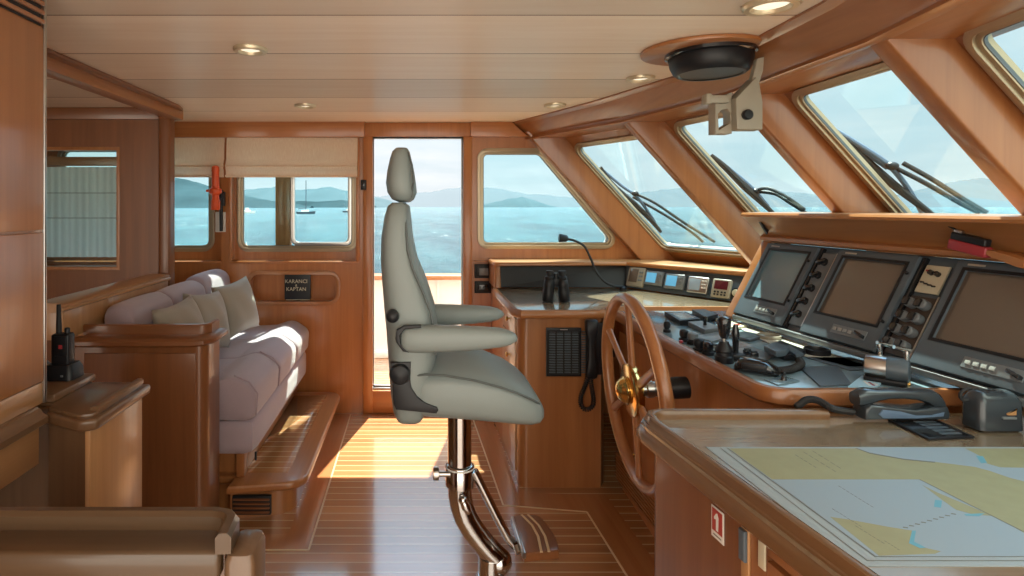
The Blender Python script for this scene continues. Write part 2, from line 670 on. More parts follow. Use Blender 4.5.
wm = N('ShaderNodeMix'); wm.data_type = 'RGBA'
bf = N('ShaderNodeMapRange'); bf.inputs['From Min'].default_value = .1; bf.inputs['From Max'].default_value = -.5
L(sp.outputs['Y'], bf.inputs['Value'])
L(bf.outputs[0], wm.inputs['Factor']); L(mx.outputs['Result'], wm.inputs['A'])
wm.inputs['B'].default_value = (.92, .83, .70, 1)
L(wm.outputs['Result'], bg.inputs['Color'])
L(sm.outputs[0], bg.inputs['Strength'])

SC.view_settings.view_transform = 'Standard'
SC.view_settings.look = 'None'
SC.view_settings.gamma = 1
SC.view_settings.exposure = EXPO
SC.view_settings.use_curve_mapping = False
SC.cycles.use_denoising = True
SC.cycles.max_bounces = 10
SC.cycles.diffuse_bounces = 6
SC.cycles.glossy_bounces = 5
SC.cycles.transparent_max_bounces = 12
SC.cycles.caustics_reflective = False
SC.cycles.caustics_refractive = False
SC.cycles.sample_clamp_indirect = 6

# ================================================================== sea, islands, boats
SEA = -2.5
m = M()
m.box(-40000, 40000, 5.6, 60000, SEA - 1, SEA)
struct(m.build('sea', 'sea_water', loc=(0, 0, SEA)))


def island(name, D, ridge, material, depth):
    """ridge: list of (px, py) of the skyline seen at distance D; built as a real mound"""
    pts = []
    for i in range(len(ridge) - 1):
        (a, b), (c, d) = ridge[i], ridge[i + 1]
        k = max(1, int(abs(c - a) / 4))
        for j in range(k):
            t = j / k
            jit = random.uniform(-.5, .5) if 0 < i + j else 0
            pts.append((a + (c - a) * t, b + (d - b) * t + jit))
    pts.append(ridge[-1])
    mm = M()
    rings = []
    for px, py in pts:
        p = P(px, min(py, 206.6), D)
        w = depth * max(.05, min(1, (p.z - SEA) / (D * .02)))
        rings.append([(p.x, p.y - w, SEA - 2), (p.x, p.y - w * .45, SEA + (p.z - SEA) * .62), p,
                      (p.x, p.y + w * .5, SEA + (p.z - SEA) * .6), (p.x, p.y + w, SEA - 2)])
    mm.loft(rings)
    o = mm.build(name, material, ang=24)
    return struct(o)


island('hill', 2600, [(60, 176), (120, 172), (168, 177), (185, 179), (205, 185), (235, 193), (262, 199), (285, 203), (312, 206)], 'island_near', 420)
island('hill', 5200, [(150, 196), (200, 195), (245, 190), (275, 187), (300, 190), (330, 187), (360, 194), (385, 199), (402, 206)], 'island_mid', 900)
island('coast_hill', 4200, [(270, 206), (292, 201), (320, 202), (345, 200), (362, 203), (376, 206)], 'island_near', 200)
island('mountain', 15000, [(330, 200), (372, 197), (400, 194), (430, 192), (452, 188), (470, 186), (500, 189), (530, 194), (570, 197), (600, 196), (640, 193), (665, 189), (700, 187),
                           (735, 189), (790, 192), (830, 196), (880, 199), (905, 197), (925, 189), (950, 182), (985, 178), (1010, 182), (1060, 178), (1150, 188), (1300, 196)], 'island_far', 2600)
island('island', 6500, [(478, 206), (492, 203), (508, 199), (522, 197), (534, 200), (548, 205), (556, 206.5)], 'island_mid', 500)


def boat(name, px, D, length, mast, hullmat, label):
    z = SEA
    c = P(px, 207, D)
    t = thing(name, label, 'boat', (c.x, D, z))
    h = length / 2
    b = M()
    rings = []
    for q, w, sh in ((-1, .75, .9), (-.5, 1, .8), (.2, 1, .85), (.7, .6, 1.), (1, .05, 1.15)):
        w *= length * .13
        zz = z + length * .13 * sh
        rings.append([(c.x + q * h, D - w, zz), (c.x + q * h * .92, D - w * .7, z - .1), (c.x + q * h * .92, D + w * .7, z - .1), (c.x + q * h, D + w, zz)])
    b.loft(rings)
    b.build('hull', hullmat, t)
    cb_ = M()
    cb_.box(c.x - h * .45, c.x + h * .3, D - length * .07, D + length * .07, z + length * .1, z + length * .2, .1)
    cb_.build('cabin', 'white_paint', t)
    if mast:
        k = M()
        k.tube([(c.x, D, z + length * .1), (c.x, D, z + mast)], .22, 6)
        k.build('mast', 'hull_dark', t)
        k = M()
        k.tube([(c.x, D, z + length * .3), (c.x - h * .8, D, z + length * .27)], .22, 6)
        k.build('boom', 'hull_dark', t)
    else:
        k = M()
        k.box(c.x - h * .3, c.x + h * .1, D - length * .06, D + length * .06, z + length * .2, z + length * .34, .1)
        k.build('flybridge', 'white_paint', t)
    return t


boat('sailboat', 306, 330, 11, 19, 'hull_dark', 'dark sailboat at anchor with one tall bare mast, seen through the right window pane')
boat('sailboat', 350, 420, 11, 0, 'hull_dark', 'low dark boat at the right edge of the far left-hand window')
boat('motor_yacht', 248, 380, 10, 0, 'white_paint', 'small white motor boat below the hill, seen through the narrow left window pane')

# side deck and bulwark outside the open door
m = M(); m.box(-2.6, 3.2, 4.12, 5.0, .04, .13)
struct(m.build('side_deck_floor', 'teak_floor', loc=(0, 4.5, .04)))
t = struct(thing('bulwark', 'white bulwark of the side deck outside the open door', 'bulwark', (0, 5.0, .13)))
del t['category']
m = M()
m.prism(rect(-3.2, 3.4, .13, .80), (0, 5.08, 0), X, Z, .08)
for xx in (-2.2, -1.0, .2, 1.4):
    m.box(xx - .01, xx + .01, 4.985, 5.0, .13, .8)
m.build('bulwark_panel', 'white_paint', t)
m = M(); m.box(-3.2, 3.4, 4.95, 5.13, .795, .835, .012)
m.build('cap_rail', 'cherryX', t)
m = M(); m.box(-3.2, 3.4, 4.93, 5.0, .13, .19, .01)
m.build('waterway', 'white_paint', t)

# ================================================================== room shell
m = M(); m.box(-3.0, 3.2, -.6, 4.1, -.08, 0)
struct(m.build('floor', 'teak_floor', loc=(0, 0, -.08)))
# border planks along the console and below the step (flush planks, a hair proud)
m = M()
m.prism([(.515, 4.0), (.515, 2.96), (.56, 2.88), (.94, 2.86), (.99, 1.55), (.60, 1.55), (.60, .6), (.47, .6), (.47, 1.6), (.835, 1.64), (.80, 2.70), (.42, 2.76), (.385, 4.0)], (0, 0, 0), X, Y_, .0012)
m.prism([(-.55, 3.97), (-.44, 3.97), (-.44, 2.4), (-.80, 2.4), (-.80, 2.5), (-.55, 2.52)], (0, 0, 0), X, Y_, .0012)
struct(m.build('trim_1', 'teak_border', loc=(0, 0, 0)))
m = M()
for a, b in (((.385, 4.0), (.42, 2.76)), ((.42, 2.76), (.80, 2.70)), ((.80, 2.70), (.835, 1.64)), ((.835, 1.64), (.47, 1.6)), ((-.44, 3.97), (-.44, 2.4)), ((-.44, 2.4), (-.8, 2.4))):
    d = (Vector(b) - Vector(a)).normalized() * .004
    q = Vector((-d.y, d.x))
    a, b = Vector(a), Vector(b)
    m.prism([a - q, b - q, b + q, a + q], (0, 0, 0), X, Y_, .002)
struct(m.build('trim_2', 'holly', loc=(0, 0, 0)))

# windshield plan: inner line of the pillars at z = 1.90, far corner to near corner
V = [(.772, 4.0), (1.142, 3.2), (1.305, 2.42), (1.29, 1.64), (1.13, .86), (.77, .06)]
EDGE = [(.676, 4.0), (.985, 3.2), (1.205, 2.42), (1.17, 1.64), (1.03, .86), (.66, .06)]   # edge of the ceiling panels
RK, OFF = .9, .2

m = M()
m.prism([(-3.0, -.6), (.5, -.6), (1.1, .06)] + [(a + .3, b) for a, b in V[::-1]] + [(-3.0, 4.08)], (0, 0, 2.0), X, Y_, .06)
struct(m.build('ceiling', 'ceiling_veneer', loc=(0, 0, 2.0)))

def scaled(loop, d):
    """offset a closed 2D loop inward by d (convex loops)"""
    n = len(loop)
    a = sum(loop[i - 1][0] * loop[i][1] - loop[i][0] * loop[i - 1][1] for i in range(n))
    sg = 1 if a > 0 else -1
    out = []
    for i in range(n):
        p, q, r_ = Vector(loop[i - 1]), Vector(loop[i]), Vector(loop[(i + 1) % n])
        t1, t2 = (q - p), (r_ - q)
        if t1.length < 1e-7: t1 = t2
        if t2.length < 1e-7: t2 = t1
        t1.normalize(); t2.normalize()
        n1, n2 = Vector((-t1.y, t1.x)) * sg, Vector((-t2.y, t2.x)) * sg
        b = n1 + n2
        b = b / max(.3, b.length_squared / 2)
        out.append(tuple(q + b * d))
    return out


# far wall
SC4 = 4.08 / F


def wx(px, Y=4.0):
    return (px - CX) * Y / F


def wz(py, Y=4.0):
    return EYE - (py - CY) * Y / F


YW = 4.0
out = [(-3.0, 0), (2.9, 0), (2.9, .9), (1.79, 1.0), (.98, 1.9), (.98, 2.0), (-3.0, 2.0)]
door = rect(wx(373), wx(463), .155, wz(137))
rec1 = rect(-2.6, wx(221), 1.045, 1.90)
rec2 = rect(wx(231), wx(358), 1.045, 1.90)
niche = rounded(rect(wx(250), wx(337), wz(302), wz(274)), .065, 6)
w1g = rounded([(wx(479), wz(247)), (wx(622), wz(247)), (wx(541), wz(150)), (wx(479), wz(150))], [.06, .055, .09, .06], 6)
m = M()
m.prism(out, (0, YW + .08, 0), X, Z, .08, [door, rec1, rec2, niche, w1g])
bk = [(-3.0, .1), (wx(372), .1), (wx(372), 2.0), (-3.0, 2.0)]
g1 = rounded(rect(-2.5, wx(213, 4.08), wz(250, 4.08), 1.84), .07, 6)
g2 = rounded(rect(wx(239, 4.08), wx(356, 4.08), wz(250, 4.08), 1.84), .07, 6)
m.prism(bk, (0, YW + .11, 0), X, Z, .03, [g1, g2])
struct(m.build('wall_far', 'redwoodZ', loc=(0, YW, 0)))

m = M()
m.prism([(-3.0, .0), (2.9, 0), (2.9, .9), (1.79, 1.0), (.98, 1.9), (.98, 2.0), (-3.0, 2.0)], (0, YW + .135, 0), X, Z, .022, [door, scaled(g1, .01), scaled(g2, .01), scaled(w1g, .01)])
struct(m.build('outer_wall_cladding', 'white_paint', loc=(0, YW + .12, 0)))
# door frame and sill
t = struct(thing('door_1', '', 'door', (0, YW, 0))); del t['category'], t['label']
m = M()
m.box(wx(363), wx(373), YW - .02, YW + .08, 0, 1.905, .006)
m.box(wx(463), wx(472), YW - .02, YW + .08, 0, 1.905, .006)
m.box(wx(363), wx(472), YW - .021, YW + .08, wz(137), 2.0, .006)
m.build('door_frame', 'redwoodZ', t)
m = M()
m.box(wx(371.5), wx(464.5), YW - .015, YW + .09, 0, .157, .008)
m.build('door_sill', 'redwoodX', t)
m = M()
m.box(wx(373), wx(463), YW + .01, YW + .07, .157, .170, .003)
m.box(wx(373), wx(463), YW + .03, YW + .04, .170, .182, .002)
m.build('sill_track', 'steel', t)
m = M()
m.box(wx(461.6), wx(463.4), YW + .03, YW + .06, .16, 1.9, .003)
m.build('edge_strip', 'steel', t)

# upper rails (pelmet boards) above the windows
m = M()
m.box(-1.75, wx(365), 3.95, YW, 1.895, 2.0, .006)
m.box(-1.75, wx(366), 3.94, YW, 1.995, 2.0, .0)
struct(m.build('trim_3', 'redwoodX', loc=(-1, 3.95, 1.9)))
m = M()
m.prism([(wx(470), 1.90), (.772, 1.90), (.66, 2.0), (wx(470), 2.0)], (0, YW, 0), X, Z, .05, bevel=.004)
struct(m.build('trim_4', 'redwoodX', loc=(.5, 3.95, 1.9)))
# window sills and post edges on the left
m = M()
m.box(-2.6, wx(222), YW - .012, YW + .1, 1.032, 1.047, .004)
m.box(wx(230), wx(359), YW - .012, YW + .1, 1.032, 1.047, .004)
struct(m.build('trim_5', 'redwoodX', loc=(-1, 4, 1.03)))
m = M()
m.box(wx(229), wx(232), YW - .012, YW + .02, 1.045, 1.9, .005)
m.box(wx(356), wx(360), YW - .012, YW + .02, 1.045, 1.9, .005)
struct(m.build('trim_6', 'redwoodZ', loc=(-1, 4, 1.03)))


def window(name, loop, o, u, v, label=None, fw=.030, proud=.012, mid=None):
    """window_n > window_frame, glass; n = u x v faces the room"""
    o, u, v = Vector(o), Vector(u).normalized(), Vector(v).normalized()
    n = u.cross(v).normalized()
    c = o + u * (sum(p[0] for p in loop) / len(loop)) + v * (sum(p[1] for p in loop) / len(loop))
    t = struct(thing(name, '', 'window', c)); del t['category'], t['label']
    m = M()
    m.prism(scaled(loop, -.012), o - n * .02, u, v, .02 + proud, [scaled(loop, fw * .45)], bevel=.004)
    m.prism(scaled(loop, fw * .40), o - n * .03, u, v, .03 + proud * .1, [scaled(loop, fw)], bevel=.003)
    fr = m.build('window_frame', 'frame_metal', t)
    m = M()
    m.prism(scaled(loop, fw * .97), o - n * .014, u, v, .010, [scaled(loop, fw * 1.10)])
    m.build('gasket', 'graphite', fr)
    m = M()
    m.prism(scaled(loop, fw * 1.05), o - n * .014, u, v, .006)
    m.build('glass', 'tinted_glass', t)
    return t


# u x v must face the room (-Y): u = +X, v = +Z gives X x Z = -Y
window('window_1', g1, (0, YW + .08, 0), X, Z)
t = window('window_2', g2, (0, YW + .08, 0), X, Z)
m = M()
m.box(wx(275.5, 4.12), wx(291, 4.12), YW + .112, YW + .16, 1.06, 1.86, .006)
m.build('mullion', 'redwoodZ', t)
sash = rounded(rect(wx(291, 4.1), wx(352, 4.1), wz(246, 4.1), 1.80), .06, 6)
m = M()
m.prism(sash, (0, YW + .115, 0), X, Z, .03, [scaled(sash, .028)], bevel=.004)
m.build('sash_frame', 'steel', t)
window('window_3', w1g, (0, YW, 0), X, Z)

# windshield facets
def fac(i):
    a = Vector((V[i][0] + OFF, V[i][1], 1.9)); b = Vector((V[i + 1][0] + OFF, V[i + 1][1], 1.9))
    u = (b - a).normalized()
    L_ = (b - a).length
    rk = Vector((RK, 0, -1))
    n = u.cross(-rk).normalized()          # faces the room?
    v = (-rk - u * (-rk).dot(u)).normalized()
    return a, u, v, n, L_, rk


def fpt(i, s, z):
    """point on facet i, s metres from its far pillar at height z -> in-plane 2D coordinates"""
    a, u, v, n, L_, rk = fac(i)
    p = a + u * s + rk * (1.9 - z)
    return ((p - a).dot(u), (p - a).dot(v))


WTOP = [1.838, 1.868, 1.88, 1.89, 1.885]
m = M()
wl = []
for i in range(5):
    a, u, v, n, L_, rk = fac(i)
    s0 = .066 if i else .072
    loop = rounded([fpt(i, s0, 1.135), fpt(i, L_ - .05, 1.135), fpt(i, L_ - .05, WTOP[i]), fpt(i, s0, WTOP[i])], .07, 6)
    wl.append(loop)
    outl = [fpt(i, -.005, 1.0), fpt(i, L_ + .005, 1.0), fpt(i, L_ + .005, 1.96), fpt(i, -.005, 1.96)]
    nn = u.cross(v)
    m.prism(outl, a - nn * .04, u, v, .04, [loop])
struct(m.build('wall_front', 'sapeleY', loc=(1.5, 2.0, 1.0)))
for i in range(5):
    a, u, v, n, L_, rk = fac(i)
    window('window_%d' % (4 + i), wl[i], a, u, v, fw=.027)

# the shell below the windshield
m = M()
rg = []
for (vx, vy) in V:
    rg.append([(vx + 1.0, vy, 0), (vx + 1.06, vy, 0), (vx + 1.06, vy, 1.10), (vx + .955, vy, 1.10)])
m.loft(rg)
struct(m.build('wall_bow', 'sapeleZ', loc=(2.2, 2.0, 0)))

# pillars: raked fins between the panes
for i in range(5):
    x0, y0 = V[i]
    m = M()
    w = .034
    xs = 0.0 if i else .0
    r1 = rounded([(x0, y0 - w), (x0 + .235, y0 - w), (x0 + .235, y0 + w), (x0, y0 + w)], [.012, 0, 0, .012], 3)
    if i == 0:
        r1 = rounded([(x0, y0 - .07), (x0 + .235, y0 - .07), (x0 + .235, y0 - .002), (x0, y0 - .002)], [.012, 0, 0, 0], 3)
    zt, zb = 1.93, (1.03 if i < 2 else 1.0)
    m.loft([[(p[0] + RK * (1.9 - z), p[1], z) for p in r1] for z in (zb, zt)])
    struct(m.build('pillar', 'sapeleZ', loc=(x0, y0, zb)))

# header beam under the ceiling edge, lip towards the glass
m = M()
rings = []
for (ex, ey), (vx, vy) in zip(EDGE, V):
    rings.append([(ex, ey, 1.999), (ex + .012, ey, 1.975), (vx - .012, vy, 1.912), (vx - .006, vy, 1.892), (vx + .03, vy, 1.886), (vx + .31, vy, 1.886), (vx + .31, vy, 1.999)])
m.loft(rings)
struct(m.build('header_beam', 'sapeleY', loc=(1.2, 2, 1.9)))
m = M()
m.sweep([(-.022, 2.0), (-.022, 1.992), (.0, 1.982), (.035, 1.972), (.04, 2.0)], [(a, b, 0) for a, b in EDGE], -1)
struct(m.build('trim_7', 'sapeleY', loc=(1.2, 2, 1.97)))
m = M()
m.sweep([(-.012, 1.898), (-.015, 1.886), (0, 1.880), (.03, 1.884), (.03, 1.898)], [(a, b, 0) for a, b in V], -1)
struct(m.build('trim_8', 'sapeleY', loc=(1.2, 2, 1.88)))

# ceiling beam on the left with its flat flange
m = M()
m.box(-1.46, -1.375, .8, 3.45, 1.935, 2.0, .008)
struct(m.build('ceiling_beam', 'cherryY', loc=(-1.4, 2, 1.93)))
m = M()
m.prism([(-1.38, .8), (-1.335, .8), (-1.335, 3.28), (-1.36, 3.40), (-1.40, 3.46), (-1.40, .8)], (0, 0, 1.984), X, Y_, .016, bevel=.004)
struct(m.build('trim_9', 'mahogY', loc=(-1.36, 2, 1.98)))

# left bulkhead with an interior window, right post, top rail
YB = 3.4
bw = rect(wx(20, YB), wx(120, YB), wz(270, YB), wz(147, YB))
m = M()
m.prism([(-3.0, 0), (wx(164, YB), 0), (wx(164, YB), 2.0), (-3.0, 2.0)], (0, YB + .05, 0), X, Z, .05, [bw])
struct(m.build('wall_inner', 'mahogZ', loc=(-2, YB, 0)))
m = M()
m.box(wx(160, YB), wx(171.5, YB), YB - .035, YB + .06, 0, 1.955, .02, 4)
struct(m.build('post', 'mahogZ', loc=(-1.45, YB, 0)))
m = M()
m.box(-3.0, wx(161, YB), YB - .03, YB, 1.93, 2.0, .004)
m.box(wx(158, YB), wx(174, YB), YB - .045, YB + .06, 1.955, 2.0, .012)
struct(m.build('trim_10', 'mahogX', loc=(-2, YB, 1.93)))
t = struct(thing('window_9', '', 'window', (-2, YB, 1.1))); del t['category'], t['label']
m = M()
m.prism(bw, (0, YB + .06, 0), X, Z, .065, [scaled(bw, .02)], bevel=.003)
m.build('window_frame', 'cherryZ', t)
m = M()
m.prism(scaled(bw, .018), (0, YB + .03, 0), X, Z, .006)
m.build('glass', 'clear_glass', t)
m = M()
m.prism(scaled(bw, .004), (0, YB + .012, 0), X, Z, .010, [scaled(bw, .022)], bevel=.002)
m.build('glass_edge', 'beige_plastic', t)
# far left side of the room
m = M(); m.box(-3.06, -3.0, -.6, 4.1, 0, 2.0)
struct(m.build('wall_left', 'mahogZ', loc=(-3.03, 2, 0)))

t = thing('striped_curtain', 'white striped curtain hanging behind the glass of the left bulkhead window', 'curtain', (-2.0, YB + .10, 1.1))
m = M()
x0c, x1c = wx(10, 3.5), wx(119, 3.5)
grid = []
for i in range(121):
    x_ = x0c + (x1c - x0c) * i / 120
    d_ = .006 * math.sin(i * .62)
    grid.append([m.bm.verts.new((x_, YB + .10 + d_, z_)) for z_ in (wz(257, 3.5), wz(167, 3.5))])
for i in range(120):
    m.face((grid[i][0], grid[i + 1][0], grid[i + 1][1], grid[i][1]))
m.build('cloth', 'striped_curtain', t, ang=70)
m = M()
for py in (193, 218):
    m.tube([(x0c, YB + .088, wz(py, 3.49)), (x1c, YB + .088, wz(py, 3.49))], .0022, 6)
m.build('cord', 'chart_ink', t)
m = M(); m.box(x0c, x1c, YB + .08, YB + .12, wz(166, 3.5), wz(157, 3.5), .004)
m.build('pelmet', 'cherryX', t)

# ================================================================== items on the far wall
def roman_blind(x0, x1, label):
    t = thing('roman_blind', label, 'blind', ((x0 + x1) / 2, 3.98, 1.62), 'roman blinds on the far wall')
    m = M()
    zt, zb = 1.897, 1.622
    prof = []
    for k in range(25):
        q = k / 24
        z = zt + (zb - zt) * q
        y = 3.975 - .012 * math.sin(q * PI)
        if q > .55:
            y -= .022 * math.sin(min(1, (q - .55) / .2) * PI / 2) * (1 if q < .8 else .75)
        prof.append((y, z))
    pr = prof
    nx = max(4, int((x1 - x0) / .06))
    grid = [[m.bm.verts.new((x0 + (x1 - x0) * i / nx, y + .003 * math.sin(i * 1.7), z)) for y, z in pr] for i in range(nx + 1)]
    for i in range(nx):
        for j in range(len(pr) - 1):
            m.face((grid[i][j], grid[i + 1][j], grid[i + 1][j + 1], grid[i][j + 1]))
    m.build('fabric_panel', 'shade_linen', t)
    for z, y in ((1.700, 3.944), (1.632, 3.944)):
        m = M()
        m.tube([(x0, y, z), (x1, y, z)], .0075, 8)
        m.build('fold_seam', 'shade_linen', t)
    return t


roman_blind(-1.70, wx(226), 'narrow beige linen roman blind above the leftmost far window')
roman_blind(wx(228), wx(358), 'wide beige linen roman blind half lowered above the two-pane window')

t = thing('flashlight', 'orange flashlight clipped upright to the post between the left windows', 'flashlight', (wx(216, 3.9), 3.885, 1.2))
c = P(215.5, 201, 3.885)
m = M()
m.lathe([(.027, 0), (.03, .004), (.03, .06), (.024, .075), (.024, .10), (.040, .112), (.043, .125), (.040, .14), (.026, .15), (.024, .255), (.026, .26), (.024, .288), (.016, .296)], c - Z * .06, (0, 0, 1), 18)
m.build('body', 'orange', t)
m = M(); m.box(c.x - .062, c.x - .03, c.y - .012, c.y + .012, c.z + .06, c.z + .078, .005)
m.build('switch', 'orange', t)
t = thing('flashlight_mount', 'black wall clip with white label plate behind the orange flashlight', 'bracket', (wx(222), 3.99, 1.2))
m = M()
m.box(wx(220), wx(226), 3.955, 3.995, wz(206), wz(192), .006)
m.box(wx(216), wx(224), 3.917, 3.96, wz(202), wz(198), .004)
m.tube([(wx(223), 3.965, wz(190)), (wx(223), 3.96, wz(208)), (wx(223), 3.965, wz(231))], .012, 10)
m.build('clip', 'black_plastic', t)
m = M(); m.box(wx(216), wx(226), 3.985, 3.999, wz(232), wz(212), .003)
m.build('label_plate', 'white_plastic', t)

t = thing('light_switch', 'small black rocker switch on the post beside the open door', 'switch', (wx(364), 3.98, wz(185)))
m = M(); m.box(wx(361), wx(366.6), 3.968, 3.982, wz(190), wz(180), .004)
m.build('switch_plate', 'black_plastic', t)
m = M(); m.box(wx(362.3), wx(365.3), 3.962, 3.970, wz(187), wz(183), .002)
m.build('rocker', 'black_gloss', t)

# niche rim and the card standing in it
m = M()
nl = niche
m.prism(scaled(nl, -.022), (0, YW, 0), X, Z, .010, [scaled(nl, .004)], bevel=.004)
struct(m.build('trim_11', 'cherryX', loc=(-.85, 3.99, .8)))
t = thing('book', 'small black book with pale lettering standing in the wall niche', 'book', (wx(297), 4.04, wz(300)))
y = 4.02
m = M(); m.box(wx(284.5, y), wx(310.5, y), y, y + .022, wz(299.5, y), wz(273.3, y), .003)
m.build('cover', 'black_plastic', t)
m = M(); m.box(wx(286, y), wx(309.5, y), y + .003, y + .019, wz(300.3, y), wz(299.2, y), .0)
m.build('page_edge', 'cream', t)
for s_, py, z_ in (('KARANCI', 281.5, .036), ('&', 285.5, .024), ('KAPTAN', 289.3, .036)):
    text_mesh(s_, z_ * 1.0, P(296.2, py, y - .0008), X, Z).build('lettering', 'cream', t)

# two sockets beside the door
for nm, py0, py1, lab, scr in (('remote_display', 264, 278, 'small black display with grey screen on the narrow panel beside the door', True), ('power_socket', 281, 293, 'black flush power socket below the small display beside the door', False)):
    t = thing(nm, lab, 'display' if scr else 'socket', (wx(482), 3.98, wz(py1)))
    m = M()
    m.box(wx(474.3), wx(491), 3.985, 4.0, wz(py1), wz(py0), .005)
    m.box(wx(476), wx(490), 3.977, 3.988, wz(py1 - 1.5), wz(py0 + 1.5), .004)
    m.build('housing', 'black_plastic', t)
    m = M()
    if scr:
        m.box(wx(479), wx(488), 3.974, 3.979, wz(275), wz(268), .001)
        m.build('screen', 'graphite_light', t)
    else:
        m.box(wx(478), wx(488), 3.970, 3.979, wz(290), wz(284), .004)
        m.build('flap', 'black_gloss', t)
m = M(); m.box(wx(473.5), wx(493), 3.965, 4.0, wz(262), wz(260), .004)
struct(m.build('trim_12', 'cherryX', loc=(.44, 3.98, 1.05)))

# ================================================================== settee on the left
t = thing('settee_step', 'raised teak step with pale stripes running along the settee', 'step', (-.7, 3.2, 0))
so_ = rounded([(-.845, 2.60), (-.50, 2.655), (-.50, 3.95), (-1.41, 3.95), (-1.41, 2.70), (-.845, 2.70)], [0, .10, .10, 0, 0, 0], 8)
m = M()
m.prism(so_, (0, 0, .125), X, Y_, .040, bevel=.014, seg=4)
m.build('tread_edge', 'cherryY', t)
m = M()
m.prism([(-.72, 2.74), (-.60, 2.74), (-.585, 3.86), (-.72, 3.86)], (0, 0, .1645), X, Y_, .002)
m.prism([(-.99, 2.74), (-.72, 2.74), (-.72, 3.86), (-.99, 3.86)], (0, 0, .1645), X, Y_, .002)
m.build('tread_inlay', 'teak_floor', t)
m = M()
m.prism(rounded([(-.84, 2.64), (-.56, 2.69), (-.56, 3.95), (-1.40, 3.95), (-1.40, 2.72), (-.84, 2.72)], [0, .10, .08, 0, 0, 0], 8), (0, 0, 0), X, Y_, .128)
m.build('riser', 'cherryZ', t)
m = M(); m.box(-.83, wx(270, 2.62), 2.632, 2.652, .022, .108, .003)
g = m.build('vent_grille', 'black_plastic', t)
for k in range(4):
    m = M(); m.box(-.825, wx(269, 2.62), 2.624, 2.640, .032 + k * .019, .040 + k * .019, .002)
    m.build('slat', 'mahogX', g)

t = thing('settee', 'built-in settee upholstered in mauve grey fabric below the left windows', 'sofa', (-1.05, 3.3, .165))
XF = -.725
m = M()
m.box(-1.40, -.80, 2.74, 3.97, .1672, .30, .006)
m.box(-.83, wx(245, 2.70), 2.69, 2.75, .1672, .29, .004)
m.build('plinth', 'cherryZ', t)
m = M()
m.puff((-1.062, 3.31, .365), (X, Y_, Z), (.332, .67, .088), .05)
m.build('upholstered_base', 'fabric', t)
m = M(); m.box(-.738, -.728, 2.665, 2.673, .255, .295, .002)
m.build('pull_strap', 'black_plastic', t)


def seat_cushion(y0, y1):
    m = M()
    sec = rounded([(-1.30, .452), (XF - .004, .446), (XF + .006, .58), (XF - .10, .655), (XF - .22, .615), (-1.30, .60)], [.03, .035, .06, .10, .08, .04], 7)
    n = 9
    rings = []
    c = Vector((sum(p[0] for p in sec) / len(sec), sum(p[1] for p in sec) / len(sec)))
    ys = [0, .012, .04, .1, .3, .5, .7, .9, .96, .988, 1]
    sc_ = [.90, .955, .985, 1, 1.012, 1.016, 1.012, 1, .985, .955, .90]
    for q, k in zip(ys, sc_):
        rings.append([(c.x + (p[0] - c.x) * (k if k <= 1 else 1) , y0 + (y1 - y0) * q, c.y + (p[1] - c.y) * k) for p in sec])
    m.loft(rings)
    return m


for y0, y1 in ((2.63, 3.10), (3.10, 3.55), (3.55, 3.985)):
    sc_o = seat_cushion(y0, y1).build('seat_cushion', 'fabric', t, ang=60)
m = M()
for y in (2.645, 3.085):
    m = M()
    m.tube([(XF + .0, y, .47), (XF + .008, y, .57), (XF - .03, y, .62), (XF - .10, y, .652)], .004, 6)
    m.build('piping', 'fabric', t)


def back_cushion(y0, y1, top):
    m = M()
    sec = rounded([(-1.41, .58), (-1.285, .58), (-1.26, .87), (-1.275, top - .03), (-1.34, top), (-1.41, top - .02)], [.01, .05, .07, .06, .06, .05], 6)
    c = Vector((-1.30, .78))
    rings = []
    for q, k in zip([0, .015, .05, .12, .3, .5, .7, .88, .95, .985, 1], [.86, .94, .98, 1, 1.015, 1.02, 1.015, 1, .98, .94, .86]):
        rings.append([(c.x + (p[0] - c.x) * k, y0 + (y1 - y0) * q, c.y + (p[1] - c.y) * k) for p in sec])
    m.loft(rings)
    return m


for y0, y1 in ((2.615, 3.05), (3.05, 3.52), (3.52, 3.985)):
    back_cushion(y0, y1, (.985 if y0 < 3.3 else 1.005)).build('back_cushion', 'fabric', t, ang=60)


def throw_pillow(c, yaw, lean, size, label, roll=0):
    c = Vector(c)
    n = Vector((math.cos(yaw) * math.cos(lean), math.sin(yaw) * math.cos(lean), math.sin(lean)))
    u = Z.cross(n).normalized()
    v = n.cross(u)
    u, v = u * math.cos(roll) + v * math.sin(roll), v * math.cos(roll) - u * math.sin(roll)
    m = M()
    K = 14
    g = {}
    for sgn in (1, -1):
        for i in range(K + 1):
            for j in range(K + 1):
                a, b = i / K * 2 - 1, j / K * 2 - 1
                edge = (i in (0, K)) or (j in (0, K))
                if sgn < 0 and edge:
                    g[(sgn, i, j)] = g[(1, i, j)]; continue
                pin = 1 - .10 * (1 - a * a) * (b * b) - 0
                pin2 = 1 - .10 * (1 - b * b) * (a * a)
                th = .078 * ((1 - a ** 2) * (1 - b ** 2)) ** .42
                wr = .006 * math.sin(7 * a + 3 * b) * (1 - a * a) * (1 - b * b)
                p = c + u * (a * size * pin2) + v * (b * size * pin) + n * (sgn * th + wr)
                g[(sgn, i, j)] = m.bm.verts.new(p)
    for sgn in (1, -1):
        for i in range(K):
            for j in range(K):
                vs = [g[(sgn, i, j)], g[(sgn, i + 1, j)], g[(sgn, i + 1, j + 1)], g[(sgn, i, j + 1)]]
                m.face(vs if sgn > 0 else vs[::-1])
    o = m.build('throw_pillow', 'pillow_fabric', ang=80)
    tag(o, label, 'pillow', 'throw pillows on the settee')


